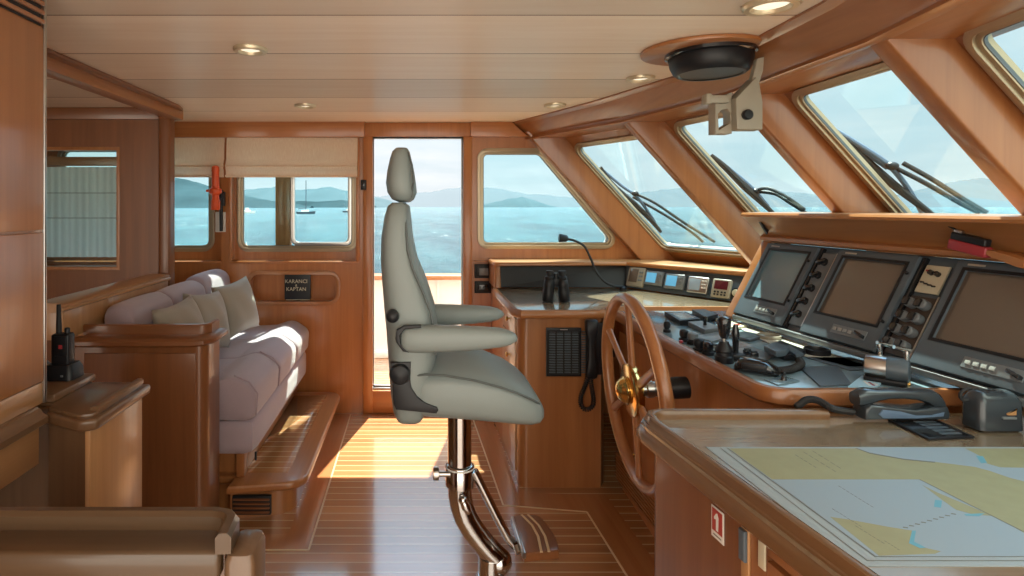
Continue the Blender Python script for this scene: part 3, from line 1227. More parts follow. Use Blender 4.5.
throw_pillow((-1.085, 3.52, .81), math.radians(-22), .24, .165, 'olive silk throw pillow standing at the far corner of the settee, lit from the window', .10)
throw_pillow((-1.125, 3.14, .80), math.radians(-12), .28, .165, 'olive silk throw pillow in the middle of the three on the settee', -.10)
throw_pillow((-1.12, 2.80, .805), math.radians(-10), .32, .165, 'olive silk throw pillow nearest the wooden divider, its lower half hidden', .06)

# low partition behind the settee with a moulded cap
t = thing('settee_backboard', 'low wooden partition with a bright moulded cap rail behind the settee', 'partition', (-1.5, 2.9, 0))
m = M(); m.box(-1.56, -1.42, 2.68, 3.34, 0, 1.0, .006); m.box(-1.56, -1.42, 2.345, 2.69, .88, 1.0, .004)
m.build('panel', 'oakZ', t)
m = M()
m.sweep([(-.05, .996), (.055, .996), (.068, 1.004), (.068, 1.012), (.058, 1.018), (.06, 1.026), (.05, 1.034), (-.05, 1.036)], [(-1.475, 2.32, 0), (-1.475, 3.345, 0)], 1)
m.build('cap_rail', 'oakY', t)

# cabinet that divides the settee from the stair
t = thing('divider_cabinet', 'waist-high cherry cabinet with moulded top standing in front of the settee', 'cabinet', (-1.15, 2.53, 0))
x0, x1, y0, y1 = wx(74, 2.40) + .004, -.868, 2.40, 2.60
m = M()
m.prism(rounded(rect(x0, x1, y0, y1), [0, .05, .03, 0], 6), (0, 0, 0), X, Y_, .85)
m.build('body', 'mahogZ', t)
m = M()
m.box(x0 + .04, wx(196, 2.40), y0 - .006, y0 + .01, .05, .815, .003)
m.build('front_panel', 'mahogZ', t)
m = M()
path = [(x0 - .01, y0 - .004, 0), (x1 - .06, y0 - .004, 0), (x1 - .022, y0 + .012, 0), (x1 + .004, y0 + .06, 0), (x1 + .004, y1 + .01, 0)]
m.sweep([(-.05, .843), (.012, .843), (.022, .852), (.022, .866), (.010, .875), (-.05, .877)], path, 1)
m.prism(rounded(rect(x0, x1, y0, y1), [0, .05, .03, 0], 6), (0, 0, .85), X, Y_, .024)
m.build('top', 'mahogX', t)
m = M()
m.sweep([(-.032, .874), (-.008, .874), (-.008, .912), (-.013, .917), (-.027, .917), (-.032, .912)], [(x0 - .01, y0 + .07, 0), (x1 - .055, y0 + .07, 0), (x1 - .028, y0 + .085, 0), (x1 - .004, y0 + .11, 0), (x1 - .004, y1 + .01, 0)], 1)
m.build('fiddle_rail', 'mahogX', t)

# ================================================================== near left joinery
t = thing('corner_counter', 'small moulded wooden counter with a side painted paler as if lit, carrying the handheld radios', 'counter', (-1.1, 1.64, 0))
cx0, cx1, cy0, cy1 = -1.6, -.845, 1.475, 1.80
m = M()
m.prism([(-.99, 1.80), (-.99, 1.567), (-.975, 1.56), (-.86, 1.512), (-.86, 1.80)], (0, 0, 0), X, Y_, .84)
m.box(cx0, -.985, 1.60, cy1, .0, .84)
m.build('body', 'walnutZ', t)
m = M(); m.box(-.862, -.846, 1.512, 1.80, 0, .84, .003)
m.build('lit_side', 'oakZ', t)  # light falling on this side put into a paler wood
m = M()
m.prism(rounded([(-1.0, 1.585), (-.995, 1.555), (-.865, 1.49), (-.826, 1.51), (-.825, 1.815), (-1.6, 1.815), (-1.6, 1.60), (-1.0, 1.60)], [0, .03, .05, .02, .01, 0, 0, 0], 4), (0, 0, .838), X, Y_, .03, bevel=.008, seg=3)
m.prism(rounded([(-1.0, 1.595), (-.992, 1.570), (-.875, 1.51), (-.842, 1.525), (-.842, 1.80), (-1.6, 1.80), (-1.6, 1.61), (-1.0, 1.61)], [0, .03, .05, .02, .01, 0, 0, 0], 4), (0, 0, .866), X, Y_, .012, bevel=.004, seg=2)
m.sweep([(-.012, .876), (.012, .876), (.012, .886), (.006, .890), (-.006, .890), (-.012, .886)], [(-.852, 1.54, 0), (-.852, 1.795, 0)], 1)
m.build('worktop', 'walnutY', t)
m = M()
m.box(-1.6, -1.0, 1.61, 1.82, .876, .900, .007)
m.build('raised_ledge', 'walnutY', t)

t = thing('side_rail', 'long moulded counter rail on the left running under the tall cabinet', 'counter', (-1.2, 1.0, 0))
m = M()
m.sweep([(-.6, .845), (.02, .845), (.032, .853), (.032, .868), (.018, .876), (.012, .886), (0, .892), (-.6, .892)], [(-1.0, -.2, 0), (-1.0, 1.532, 0)], 1)
m.build('worktop', 'walnutY', t)
m = M(); m.box(-1.02, -.992, -.2, 1.532, .742, .85, .003)
m.build('apron', 'oakY', t)
m = M(); m.box(-1.6, -1.25, -.2, 1.532, 0, .845)
m.build('back_panel', 'mahogZ', t)

t = thing('tall_cabinet', 'tall cherry cabinet at the left edge with a slatted vent near the ceiling', 'cabinet', (-1.3, 1.1, .892))
yb = 1.572
m = M()
m.box(-1.62, -1.004, .0, yb - .004, .95, 2.0, .003)
m.build('carcass', 'cherryZ', t)
m = M(); m.box(-1.006, -.998, .02, yb - .012, .952, 1.352, .003)
m.build('door', 'cherryZ', t)
m = M(); m.box(-1.006, -.998, .02, yb - .012, 1.358, 1.90, .003)
m.build('door', 'cherryZ', t)
m = M(); m.box(-1.62, -1.002, .0, yb - .004, .892, .95, .003)
m.build('plinth', 'oakY', t)  # pale reflection along this band put into a lighter wood
m = M(); m.box(-1.012, -.996, yb - .012, yb, .892, 2.0, .004)
m.build('corner_trim', 'steel', t)
m = M(); m.box(-1.006, -1.001, .3, yb - .02, 1.905, 1.999, .0)
v_ = m.build('vent_grille', 'black_plastic', t)
for k in range(4):
    m = M(); m.obox((-.999, .94, 1.917 + k * .024), (X, Y_, Z), (.004, .62, .006), .002)
    m.build('slat', 'cherryY', v_)


def radio(c, hgt, label, red=True):
    c = Vector(c)
    t = thing('handheld_radio', label, 'radio', c, 'handheld radios on the left counter')
    m = M()
    m.obox(c + Z * .075, (X, Y_, Z), (.027, .019, .060), .007, 3)
    m.obox(c + Z * .10 - Y_ * .018 + X * .004, (X, Y_, Z), (.019, .005, .03), .003)
    m.build('body', 'black_plastic', t)
    m = M(); m.tube([c + Z * .13 - X * .012, c + Z * .16 - X * .0125, c + Z * hgt - X * .013], [.0085, .008, .006], 10)
    m.build('antenna', 'dark_rubber', t)
    m = M(); m.lathe([(.0075, 0), (.008, .014), (.006, .017)], c + Z * .134 + X * .013, Z, 12)
    m.build('volume_knob', 'black_plastic', t)
    if red:
        m = M(); m.obox(c + Z * .098 - Y_ * .0235 + X * .006, (X, Y_, Z), (.006, .001, .006), .001)
        m.build('badge', 'red', t)
    ch = thing('charger_cradle', label.replace('radio', 'charger cradle').replace('with a long antenna and red badge', 'holding the front radio').replace('partly hidden behind the first', 'under the rear radio'), 'charger', c, 'radio chargers on the left counter')
    m = M()
    m.loft([[(c.x + a, c.y + b, c.z) for a, b in rounded(rect(-.048, .048, -.04, .04), .015, 4)],
            [(c.x + a, c.y + b, c.z + .03) for a, b in rounded(rect(-.046, .046, -.038, .038), .015, 4)],
            [(c.x + a, c.y + b, c.z + .044) for a, b in rounded(rect(-.038, .038, -.030, .030), .012, 4)]])
    m.build('base', 'black_plastic', ch)
    m = M(); m.obox(c + Z * .015 - Y_ * .04 + X * .02, (X, Y_, Z), (.004, .001, .003), .0005)
    m.build('indicator_light', 'graphite_light', ch)


cr_ = PZ(63, 377, .902)
radio((cr_.x, cr_.y, .901), .222, 'black handheld radio with a long antenna and red badge on the left counter')
radio((cr_.x - .105, cr_.y + .01, .901), .20, 'black handheld radio partly hidden behind the first on the left counter', False)

t = thing('stair_bulwark', 'low wooden half wall with rounded corner post in the bottom left corner', 'half wall', (-.6, 1.08, 0))
m = M(); m.box(-.955, -.345, 1.055, 1.09, 0, .79, .004)
m.build('panel', 'mahogZ', t)
m = M()
m.box(-.955, -.348, 1.030, 1.12, .752, .806, .012, 3)
m.build('rail', 'walnutX', t)
m = M()
m.sweep([(-.014, .803), (.014, .803), (.014, .832), (.007, .840), (-.007, .840), (-.014, .832)], [(-.955, 1.115, 0), (-.385, 1.115, 0), (-.358, 1.108, 0), (-.345, 1.09, 0), (-.341, 1.030, 0)], 1)
m.build('fiddle_rail', 'walnutX', t)
m = M()
m.loft([[(a, b, z) for a, b in rounded(rect(-.342 + d, -.287 - d, 1.03 + d, 1.125 - d), .014, 4)] for z, d in ((0, 0), (.785, 0), (.797, .004), (.801, .012))])
m.build('corner_post', 'walnutZ', t)

# ================================================================== helm chair
t = thing('helm_chair', 'pale grey-green leather helm chair on a bent chrome pedestal', 'chair', (.16, 2.18, 0))
YC = 2.18
k_ = 2.03


def cz(px, py, Y=k_):
    p = P(px, py, Y)
    return p.x, p.z


def superring(xa, xb, hw, z, yc=YC, n=28, ex=3.6):
    cx_, hx = (xa + xb) / 2, (xb - xa) / 2
    out = []
    for i in range(n):
        a = 2 * PI * i / n
        ca, sa = math.cos(a), math.sin(a)
        out.append((cx_ + hx * math.copysign(abs(ca) ** (2 / ex), ca), yc + hw * math.copysign(abs(sa) ** (2 / ex), sa), z))
    return out


rows = [(422, 402, 418, .16), (419, 395, 424, .20), (412, 392, 428, .215), (395, 389.5, 432, .225), (370, 388, 435, .23), (350, 386.5, 439, .23), (330, 385, 439, .228), (310, 383, 436, .222),
        (285, 381, 428, .214), (262, 379.5, 418, .208), (238, 380, 413, .200), (218, 383, 411, .190), (206, 386.5, 409.5, .175), (202.5, 391, 405, .15)]
m = M()
m.loft([superring(cz(a, y)[0], cz(b, y)[0], w, cz(a, y)[1]) for y, a, b, w in rows])
bk_ = m.build('backrest', 'leather', t, ang=60)
m = M()
for sg in (-1, 1):
    pth = []
    for px, py, w in ((404, 204.5, .150), (406, 225, .183), (408, 250, .199), (413, 268, .206), (422, 288, .211), (430, 308, .217), (434, 330, .223), (435, 350, .226)):
        x_, z_ = cz(px, py)
        pth.append((x_, YC + sg * w, z_))
    m.tube(pth, .0045, 6)
    m.build('piping', 'leather_piping', bk_)
    m = M()
m = M()
hr = [(202, 399, 410, .10), (199, 392, 414, .135), (192, 387.5, 417, .15), (182, 386, 416, .155), (170, 387.3, 414.3, .15), (157, 390, 411.5, .135), (150, 392, 410, .12), (146.5, 395, 408, .09)]
m.loft([superring(cz(a, y, 2.15)[0], cz(b, y, 2.15)[0], w, cz(a, y, 2.06)[1], ex=3.0) for y, a, b, w in hr])
hd = m.build('headrest', 'leather', t, ang=60)
m = M()
for sg in (-1, 1):
    m.tube([(cz(px, py, 2.05)[0], YC + sg * w, cz(px, py, 2.05)[1]) for px, py, w in ((394, 150, .085), (408, 151.5, .10), (412, 165, .140), (413.5, 183, .148), (411, 197, .115))], .0035, 6)
    m.build('piping', 'leather_piping', hd)
    m = M()
m = M()
m.tube([(cz(401, 206, 2.1)[0], YC - .05, cz(401, 212, 2.1)[1]), (cz(401, 206, 2.1)[0], YC - .05, cz(401, 196, 2.1)[1])], .008, 8)
m.build('headrest_post', 'steel', t)
m = M()
m.tube([(cz(401, 206, 2.1)[0], YC + .05, cz(401, 212, 2.1)[1]), (cz(401, 206, 2.1)[0], YC + .05, cz(401, 196, 2.1)[1])], .008, 8)
m.build('headrest_post', 'steel', t)

# seat: cross sections along x
st = [(407.5, 384, 398, .12), (409, 376, 408, .18), (413, 369, 413, .215), (425, 364.5, 417, .228), (445, 362.5, 418.5, .232), (470, 364, 420.5, .232), (495, 370, 422.5, .230), (515, 378.5, 424.5, .225), (530, 388.5, 425, .215), (538, 396.5, 423.5, .20), (542.5, 404, 419, .175), (544.3, 410, 414.5, .12)]
m = M()
rings = []
for px, ya, yb_, w in st:
    x_ = cz(px, 0)[0]
    za, zb_ = cz(px, ya)[1], cz(px, yb_)[1]
    c_, h_ = (za + zb_) / 2, (za - zb_) / 2
    rg = []
    for i in range(32):
        a = 2 * PI * i / 32
        ca, sa = math.cos(a), math.sin(a)
        ex = 3.6
        yy = w * math.copysign(abs(ca) ** (2 / ex), ca)
        zz = h_ * math.copysign(abs(sa) ** (2 / ex), sa)
        rg.append((x_, YC + yy, c_ + zz))
    rings.append(rg)
m.loft(rings)
se = m.build('seat', 'leather', t, ang=60)
m = M()
for sg in (-1, 1):
    m.tube([(cz(px, py, 1.955)[0], YC + sg * w, cz(px, py, 1.955)[1]) for px, py, w in ((410, 383, .205), (414, 376, .222), (426, 374, .231), (445, 374.5, .235), (474, 379.5, .235), (500, 386.5, .233), (520, 394, .226), (534, 401.5, .212), (541.5, 408, .185))], .0045, 6)
    m.build('piping', 'leather_piping', se)
    m = M()


def armrest(yc, label=None, dz=0., dx=0.):
    m = M()
    rr = [(400.5, 334, 343, .018), (402.5, 329, 349, .032), (407, 326, 352, .038), (420, 325.2, 352.5, .040), (450, 325.8, 351.5, .040), (480, 327, 349.5, .039), (500, 328.5, 347, .037), (510, 331, 344.5, .033), (515.5, 334, 341.5, .022), (517.3, 336.5, 339.5, .010)]
    rings = []
    for px, ya, yb_, w in rr:
        x_ = cz(px, 0, 1.93)[0] + dx
        za, zb_ = cz(px, ya, 1.93)[1] + dz, cz(px, yb_, 1.93)[1] + dz
        c_, h_ = (za + zb_) / 2, (za - zb_) / 2
        rg = []
        for i in range(20):
            a = 2 * PI * i / 20
            ca, sa = math.cos(a), math.sin(a)
            rg.append((x_, yc + w * math.copysign(abs(ca) ** (2 / 2.7), ca), c_ + h_ * math.copysign(abs(sa) ** (2 / 2.7), sa)))
        rings.append(rg)
    m.loft(rings)
    return m.build('armrest', 'leather', t, ang=60)


for yc, dz, dx in ((1.935, 0, 0), (2.425, -.012, .030)):
    a_ = armrest(yc, None, dz, dx)
    m = M()
    q = [cz(px, py, 1.93) for px, py in ((396.5, 329), (404, 324.5), (421, 323.8), (421, 326.5), (405, 328), (400, 334), (401, 343), (409, 351), (403, 350), (396.5, 341), (395.5, 337))]
    yb0 = yc + (-.030 if yc < YC else -.037)
    m.prism([(a + dx, b + dz) for a, b in q], (0, yb0 + .022, 0), X, Z, .022, bevel=.003)
    m.build('bracket', 'black_plastic', a_)

m = M()
pl = [cz(px, py, 1.945) for px, py in ((390.3, 363), (411, 362), (410.3, 380), (411.5, 388), (417, 397), (424, 402.5), (431, 405.5), (437, 407.5), (438.5, 410.5), (436.5, 414), (396, 410), (393.3, 404), (392.5, 387))]
for yf in (YC - .213, YC + .237):
    m = M()
    m.prism(pl, (0, yf, 0), X, Z, .022, bevel=.004)
    m.build('side_cover', 'black_plastic', t)
for px, py, r_, lab in ((392.3, 317, .023, 0), (399.7, 374.5, .036, 1)):
    p = P(px, py, 1.94)
    m = M()
    m.lathe([(r_ * .8, 0), (r_, .008), (r_, .022), (r_ * .85, .036), (r_ * .4, .043), (.001, .044)], (p.x, YC - .215 + (0 if lab else .01), p.z), (0, -1, 0), 22)
    m.build('recline_knob', 'black_plastic', t)

# pedestal
def cp(px, py, Y=YC):
    return P(px, py, Y)


m = M()
top = cp(459.5, 412); m.tube([top, cp(459.5, 466)], .0445, 24)
m.build('pedestal_column', 'chrome', t)
m = M()
m.lathe([(.050, 0), (.054, .004), (.054, .078), (.050, .084), (.044, .086)], cp(459.8, 486), Z, 28)
m.build('clamp_collar', 'chrome', t)
m = M(); m.lathe([(.0555, 0), (.0555, .006)], cp(459.8, 467), Z, 28)
m.build('collar_ring', 'white_plastic', t)
m = M()
pth = [cp(459.6, 484), cp(459.8, 494), cp(461.5, 505), (cp(465, 516)), cp(471, 527), cp(479, 538), cp(488, 549), cp(500, 560.5)]
m.tube(pth, .044, 22)
m.sphere(cp(499, 561), .0485, 20)
m.build('bent_tube', 'chrome', t)
m = M()
m.tube([cp(491, 556), cp(490.5, 580), (cp(490.5, 580).x, YC, .03)], .047, 22)
m.build('pedestal_foot_tube', 'chrome', t)
m = M(); m.lathe([(.064, 0), (.064, .010), (.060, .020), (.052, .030), (.05, .04)], (cp(490.5, 580).x, YC, 0), Z, 32)
m.build('base_flange', 'chrome', t)
m = M()
m.tube([cp(474, 471, 2.16), cp(481, 485, 2.16), cp(494, 511, 2.16), cp(508, 538, 2.16), cp(514, 545, 2.16), cp(520, 547.5, 2.16)], .0165, 14)
m.build('footrest_strut', 'chrome', t)
m = M()
m.tube([cp(463, 500, 2.125), cp(466, 507, 2.12), cp(469, 513, 2.12)], [.014, .017, .010], 12)
m.sphere(cp(463, 500, 2.125), .017, 12)
m.build('release_lever', 'chrome', t)
m = M()
m.tube([cp(437, 474, 2.15), cp(450, 474, 2.15)], .010, 10)
m.lathe([(.012, -.012), (.024, -.010), (.026, 0), (.024, .010), (.012, .012)], cp(436, 473.5, 2.15), X, 10)
m.build('clamp_knob', 'steel', t)
zf = .20
fp = [PZ(px, py, zf) for px, py in ((510.5, 516), (522, 514.5), (534, 514.5), (541, 517), (548, 525), (554, 534), (558.5, 545), (559, 550), (524, 553.5), (519, 540))]
m = M()
m.prism([(p.x, p.y) for p in fp], (0, 0, zf - .035), X, Y_, .035, bevel=.006, seg=3)
ft = m.build('footrest', 'mahogY', t)
m = M()
for a in ([(521.5, 514.6), (532, 525), (538, 536), (541.5, 552)], [(528, 514.6), (538.5, 525), (545, 536), (549, 551.5)]):
    q = [PZ(px, py, zf + .0005) for px, py in a]
    lf, rt = [], []
    for i, p in enumerate(q):
        d = (q[min(i + 1, 3)] - q[max(i - 1, 0)]).normalized()
        s_ = Vector((-d.y, d.x, 0)) * .0045
        lf.append((p + s_)); rt.append((p - s_))
    pts_ = lf + rt[::-1]
    m.prism([(p.x, p.y) for p in pts_], (0, 0, zf - .002), X, Y_, .0035)
m.build('inlay_stripe', 'holly', ft)
m = M()
m.prism([(p.x, p.y) for p in (PZ(511, 517, zf), PZ(513.5, 516.5, zf), PZ(526, 553.5, zf), PZ(522.5, 554, zf))], (0, 0, zf - .02), X, Y_, .023, bevel=.003)
m.tube([cp(516, 546, 2.12), cp(519, 553, 2.10)], .012, 10)
m.build('hinge_bar', 'steel', ft)

# ================================================================== far counter with its cabinet
ZT = .90
t = thing('chart_counter', 'cherry corner cabinet with drawers and moulded worktop below the far trapezoid window', 'cabinet', (.75, 3.3, 0))
m = M()
m.prism(rounded([(.525, 2.935), (.94, 2.935), (.972, 2.99), (.972, 3.99), (.525, 3.99)], [.045, 0, 0, 0, 0], 8), (0, 0, 0), X, Y_, .862)
m.build('body', 'cherryZ', t)
for z0, z1, zk in ((.735, .845, .823), (.53, .725, .62), (.06, .52, .44)):
    m = M(); m.box(.515, .53, 2.99, 3.42, z0, z1, .004)
    d_ = m.build('drawer' if z1 > .55 else 'door', 'oakY', t)
    m = M(); m.lathe([(.006, 0), (.006, .010), (.013, .014), (.014, .020), (.009, .024), (.001, .025)], (.516, 3.15, min(zk, z1 - .03)), (-1, 0, 0), 14)
    m.build('knob', 'brass', d_)
m = M()
ctop = [(.503, 3.715), (.503, 2.955), (.535, 2.905), (.90, 2.905), (.955, 2.925), (1.02, 3.005), (1.76, 3.005), (1.78, 3.08), (1.36, 3.70), (1.36, 3.715)]
m.prism(ctop, (0, 0, .862), X, Y_, .038, bevel=.009, seg=3)
m.build('worktop', 'tabletop', t)
m = M()
m.sweep([(-.02, .862), (.006, .862), (.012, .870), (.012, .884), (.006, .893), (.004, .903), (-.012, .903), (-.02, .900)], [(a, b, 0) for a, b in ctop[:7]], 1)
m.build('edge_moulding', 'cherryX', t)

# black ventilation grille on the cabinet front
t = thing('vent_grille', 'black louvred vent panel on the front of the corner cabinet', 'vent', (.75, 2.93, .56))
gx0, gx1, gz0, gz1 = wx(546.5, 2.92), wx(581.5, 2.92), wz(376.5, 2.92), wz(328, 2.92)
m = M()
m.prism(rect(gx0, gx1, gz0, gz1), (0, 2.934, 0), X, Z, .014, [rect(gx0 + .010, gx1 - .010, gz0 + .010, gz1 - .02)], bevel=.002)
m.build('frame', 'black_plastic', t)
m = M(); m.box(gx0 + .005, gx1 - .005, 2.930, 2.934, gz0 + .005, gz1 - .005)
m.build('backing', 'dark_rubber', t)
for k in range(5):
    m = M()
    xx = gx0 + .016 + k * .0385
    for j in range(17):
        zz = gz0 + .016 + j * .0128
        m.box(xx, xx + .030, 2.923, 2.930, zz, zz + .0065, .001, 1)
    m.build('louvre_column', 'graphite', t)
m = M(); m.box((gx0 + gx1) / 2 - .02, (gx0 + gx1) / 2 + .018, 2.9185, 2.9215, gz1 - .010, gz1 - .006)
m.build('badge', 'steel', t)

# handset in a wall cradle with a hanging coiled cord
t = thing('radio_handset', 'black radio handset hanging in its cradle beside the vent panel, cord looping below', 'handset', (.9, 2.9, .6))
h0, h1 = P(584.5, 375, 2.90), P(603, 319, 2.90)
m = M()
m.box(h0.x + .012, h1.x + .02, 2.895, 2.933, h0.z, h1.z - .02, .008)
m.box(h1.x - .005, h1.x + .055, 2.88, 2.93, h0.z + .09, h0.z + .19, .008)
m.build('cradle', 'black_plastic', t)
m = M()
hx = (h0.x + h1.x) / 2 - .02
m.loft([superring(hx - a, hx + a, b, z, yc=y, n=16) for z, a, b, y in ((h1.z - .29, .020, .012, 2.878), (h1.z - .28, .028, .020, 2.874), (h1.z - .22, .027, .020, 2.868), (h1.z - .19, .019, .013, 2.868), (h1.z - .09, .019, .013, 2.868), (h1.z - .06, .030, .021, 2.870), (h1.z - .005, .032, .022, 2.872), (h1.z + .003, .024, .014, 2.876))])
m.build('handset', 'black_plastic', t, ang=60)
m = M()
path = [P(589, 366, 2.87), P(588, 375, 2.87), P(585, 386, 2.868), P(581.5, 395, 2.868), P(580.5, 402, 2.868), P(583, 408, 2.868), P(588, 409.5, 2.868), P(592.5, 406, 2.868), P(593.5, 399, 2.868), P(592, 390, 2.868), P(590.5, 378, 2.868), P(591, 370, 2.875)]


def smooth_path(pts, k=6):
    """Catmull-Rom through the points"""
    pts = [Vector(p) for p in pts]
    out = []
    for i in range(len(pts) - 1):
        p0, p1, p2, p3 = pts[max(i - 1, 0)], pts[i], pts[i + 1], pts[min(i + 2, len(pts) - 1)]
        for j in range(k):
            s = j / k
            out.append(.5 * (2 * p1 + (p2 - p0) * s + (2 * p0 - 5 * p1 + 4 * p2 - p3) * s * s + (3 * p1 - p0 - 3 * p2 + p3) * s ** 3))
    out.append(pts[-1])
    return out


def coil(pts, R, r, turns, n=6, k=10):
    """coiled cord: a helix of radius R around a smooth path"""
    c = smooth_path(pts, k)
    L_ = [0]
    for i in range(1, len(c)):
        L_.append(L_[-1] + (c[i] - c[i - 1]).length)
    tot = L_[-1]
    steps = int(turns * 8)
    out, u, j = [], None, 0
    for s in range(steps + 1):
        q = tot * s / steps
        while j < len(c) - 2 and L_[j + 1] < q:
            j += 1
        f = (q - L_[j]) / max(1e-9, L_[j + 1] - L_[j])
        p = c[j].lerp(c[j + 1], f)
        tg = (c[j + 1] - c[j]).normalized()
        if u is None:
            u, v = frame_of(tg)
        u = (u - tg * u.dot(tg)).normalized(); v = tg.cross(u)
        a = 2 * PI * s / 8
        out.append(p + (u * math.cos(a) + v * math.sin(a)) * R)
    return M().tube(out, r, n)


coil(path, .0085, .0040, 46).build('coiled_cord', 'dark_rubber', t)

# instrument ledge: black panels under a wooden shelf, along the far wall and round towards the helm
BF = [(.545, 3.715), (1.355, 3.715), (1.775, 3.10)]        # foot of the panels on the worktop
BT = [(.545, 3.745), (1.375, 3.775), (1.850, 3.155)]        # their top edge under the shelf
ZS = 1.045
t = thing('instrument_ledge', 'wooden ledge with black instrument panels running below the far window and windshield', 'shelf', (1.1, 3.7, .9))
m = M()
m.loft([[(BF[0][0], BF[0][1], .9045), (BF[1][0], BF[1][1], .9045), (BF[1][0] + .02, BF[1][1] + .1, .9045), (BF[0][0], BF[0][1] + .1, .9045)],
        [(BT[0][0], BT[0][1], ZS), (BT[1][0], BT[1][1], ZS), (BT[1][0] + .02, BT[1][1] + .08, ZS), (BT[0][0], BT[0][1] + .08, ZS)]])
m.build('back_panel', 'black_plastic', t)
m = M()
m.loft([[(BF[1][0], BF[1][1], .9045), (BF[2][0], BF[2][1], .9045), (BF[2][0] + .1, BF[2][1] + .06, .9045), (BF[1][0] + .06, BF[1][1] + .06, .9045)],
        [(BT[1][0], BT[1][1], ZS), (BT[2][0], BT[2][1], ZS), (BT[2][0] + .08, BT[2][1] + .06, ZS), (BT[1][0] + .06, BT[1][1] + .06, ZS)]])
m.build('instrument_panel', 'graphite', t)
m = M()
shelf = [(.515, 3.725), (1.370, 3.755), (1.872, 3.10), (2.2, 3.10), (2.04, 3.30), (1.66, 3.99), (.515, 3.99)]
m.prism(shelf, (0, 0, ZS), X, Y_, .018, bevel=.004)
m.build('shelf_board', 'oakX', t)
m = M()
m.sweep([(-.012, ZS - .004), (.010, ZS - .004), (.016, ZS + .002), (.016, ZS + .012), (.010, ZS + .020), (-.012, ZS + .020)], [(.515, 3.99, 0), (.515, 3.76, 0), (.528, 3.732, 0), (.56, 3.722, 0), (1.370, 3.752, 0), (1.868, 3.10, 0)], 1)
m.build('shelf_moulding', 'cherryX', t)
m = M()
m.loft([[(a, b, z) for a, b in rounded(rect(.508, .55, 3.70 + d, 3.99), .015, 4)] for z, d in ((.9045, 0), (ZS - .03, .02), (ZS + .005, .03))])
m.build('end_trim', 'cherryZ', t)

# five small instruments on the angled panel
po = Vector((BF[1][0], BF[1][1], .9045))
pu = (Vector((BF[2][0], BF[2][1], .9045)) - po).normalized()
pv = (Vector((BT[1][0], BT[1][1], ZS)) - po)
pn = pu.cross(pv).normalized()
if pn.y > 0: pn = -pn
pv = pn.cross(pu).normalized()
if pv.z < 0: pv = -pv


def on_panel(px, py, o=None, n=None):
    return PPL(px, py, o or po, n or pn)


insts = [
    ((631, 267), (646, 269.5), (639, 288.5), (622, 285), 'beige_plastic', 'screen_off', 'tall beige instrument with a dark screen, first on the angled panel', 'tall'),
    ((646.5, 270.7), (664, 273), (659, 287), (641.5, 284), 'graphite_light', 'screen_blue', 'dark display with lit blue screen, beside the tall instrument', 'side'),
    ((666, 273), (684, 276.4), (681, 290.4), (661, 288), 'graphite_light', 'screen_blue', 'dark display with lit blue screen, beside the silver one', 'side'),
    ((689, 276.4), (709.5, 279), (703, 295), (683.5, 291.6), 'steel', 'screen_grey', 'silver-framed instrument with grey screen and side buttons', 'side'),
    ((713.5, 279), (732, 281), (725, 299), (707, 296.7), 'beige_plastic', 'screen_red', 'beige instrument with dark red display above a row of keys', 'below')]
mat('screen_grey', (.22, .27, .30), .2, emit=(.2, .26, .30), estr=.25)
for (tl, tr, br, bl, cm, sm_, lab, lay) in insts:
    q = [on_panel(*p) for p in (tl, tr, br, bl)]
    c = (q[0] + q[1] + q[2] + q[3]) / 4 + pn * .001 + pu * (.022 if lay == 'tall' else .019)
    w = ((q[1] - q[0]).dot(pu) + (q[2] - q[3]).dot(pu)) / 4
    h = ((q[0] - q[3]).dot(pv) + (q[1] - q[2]).dot(pv)) / 4
    w, h = abs(w), abs(h)
    t = thing('instrument_display', lab, 'instrument', c, 'instruments on the angled black panel')
    m = M()
    m.obox(c + pn * .011, (pu, pv, pn), (w, h, .011), .006, 3)
    m.build('housing', cm, t)
    # screen placement in the face
    if lay == 'tall':
        s0, s1, t0, t1 = -.75, .25, -.55, .8
    elif lay == 'side':
        s0, s1, t0, t1 = -.80, .28, -.66, .72
    else:
        s0, s1, t0, t1 = -.72, .72, -.12, .8
    m = M()
    m.obox(c + pu * (w * (s0 + s1) / 2) + pv * (h * (t0 + t1) / 2) + pn * .0225, (pu, pv, pn), (w * (s1 - s0) / 2, h * (t1 - t0) / 2, .0012), .001)
    m.build('screen', sm_, t)
    m0 = []
    if lay == 'below':
        m0 = [(a, b) for a in (-.55, -.2, .2, .55) for b in (-.42, -.70)]
    else:
        m0 = [(a, b) for a in (.5, .76) for b in (.5, .1, -.3)]
    for a, b in m0:
        m = M()
        m.obox(c + pu * (w * a) + pv * (h * b) + pn * .023, (pu, pv, pn), (w * .10, h * .09, .003), .0015)
        m.build('key', 'white_plastic' if cm == 'steel' else 'graphite_light' if lay != 'below' else 'black_plastic', t)
c = on_panel(736, 293)
t = thing('cigar_socket', 'round socket with pale cap at the right end of the angled panel', 'socket', c)
m = M(); m.lathe([(.02, 0), (.02, .006), (.014, .008), (.014, .016), (.001, .017)], c, pn, 16)
m.build('cap', 'cream', t)
m = M(); m.lathe([(.027, 0), (.027, .004), (.02, .006)], c, pn, 16)
m.build('ring', 'black_plastic', t)

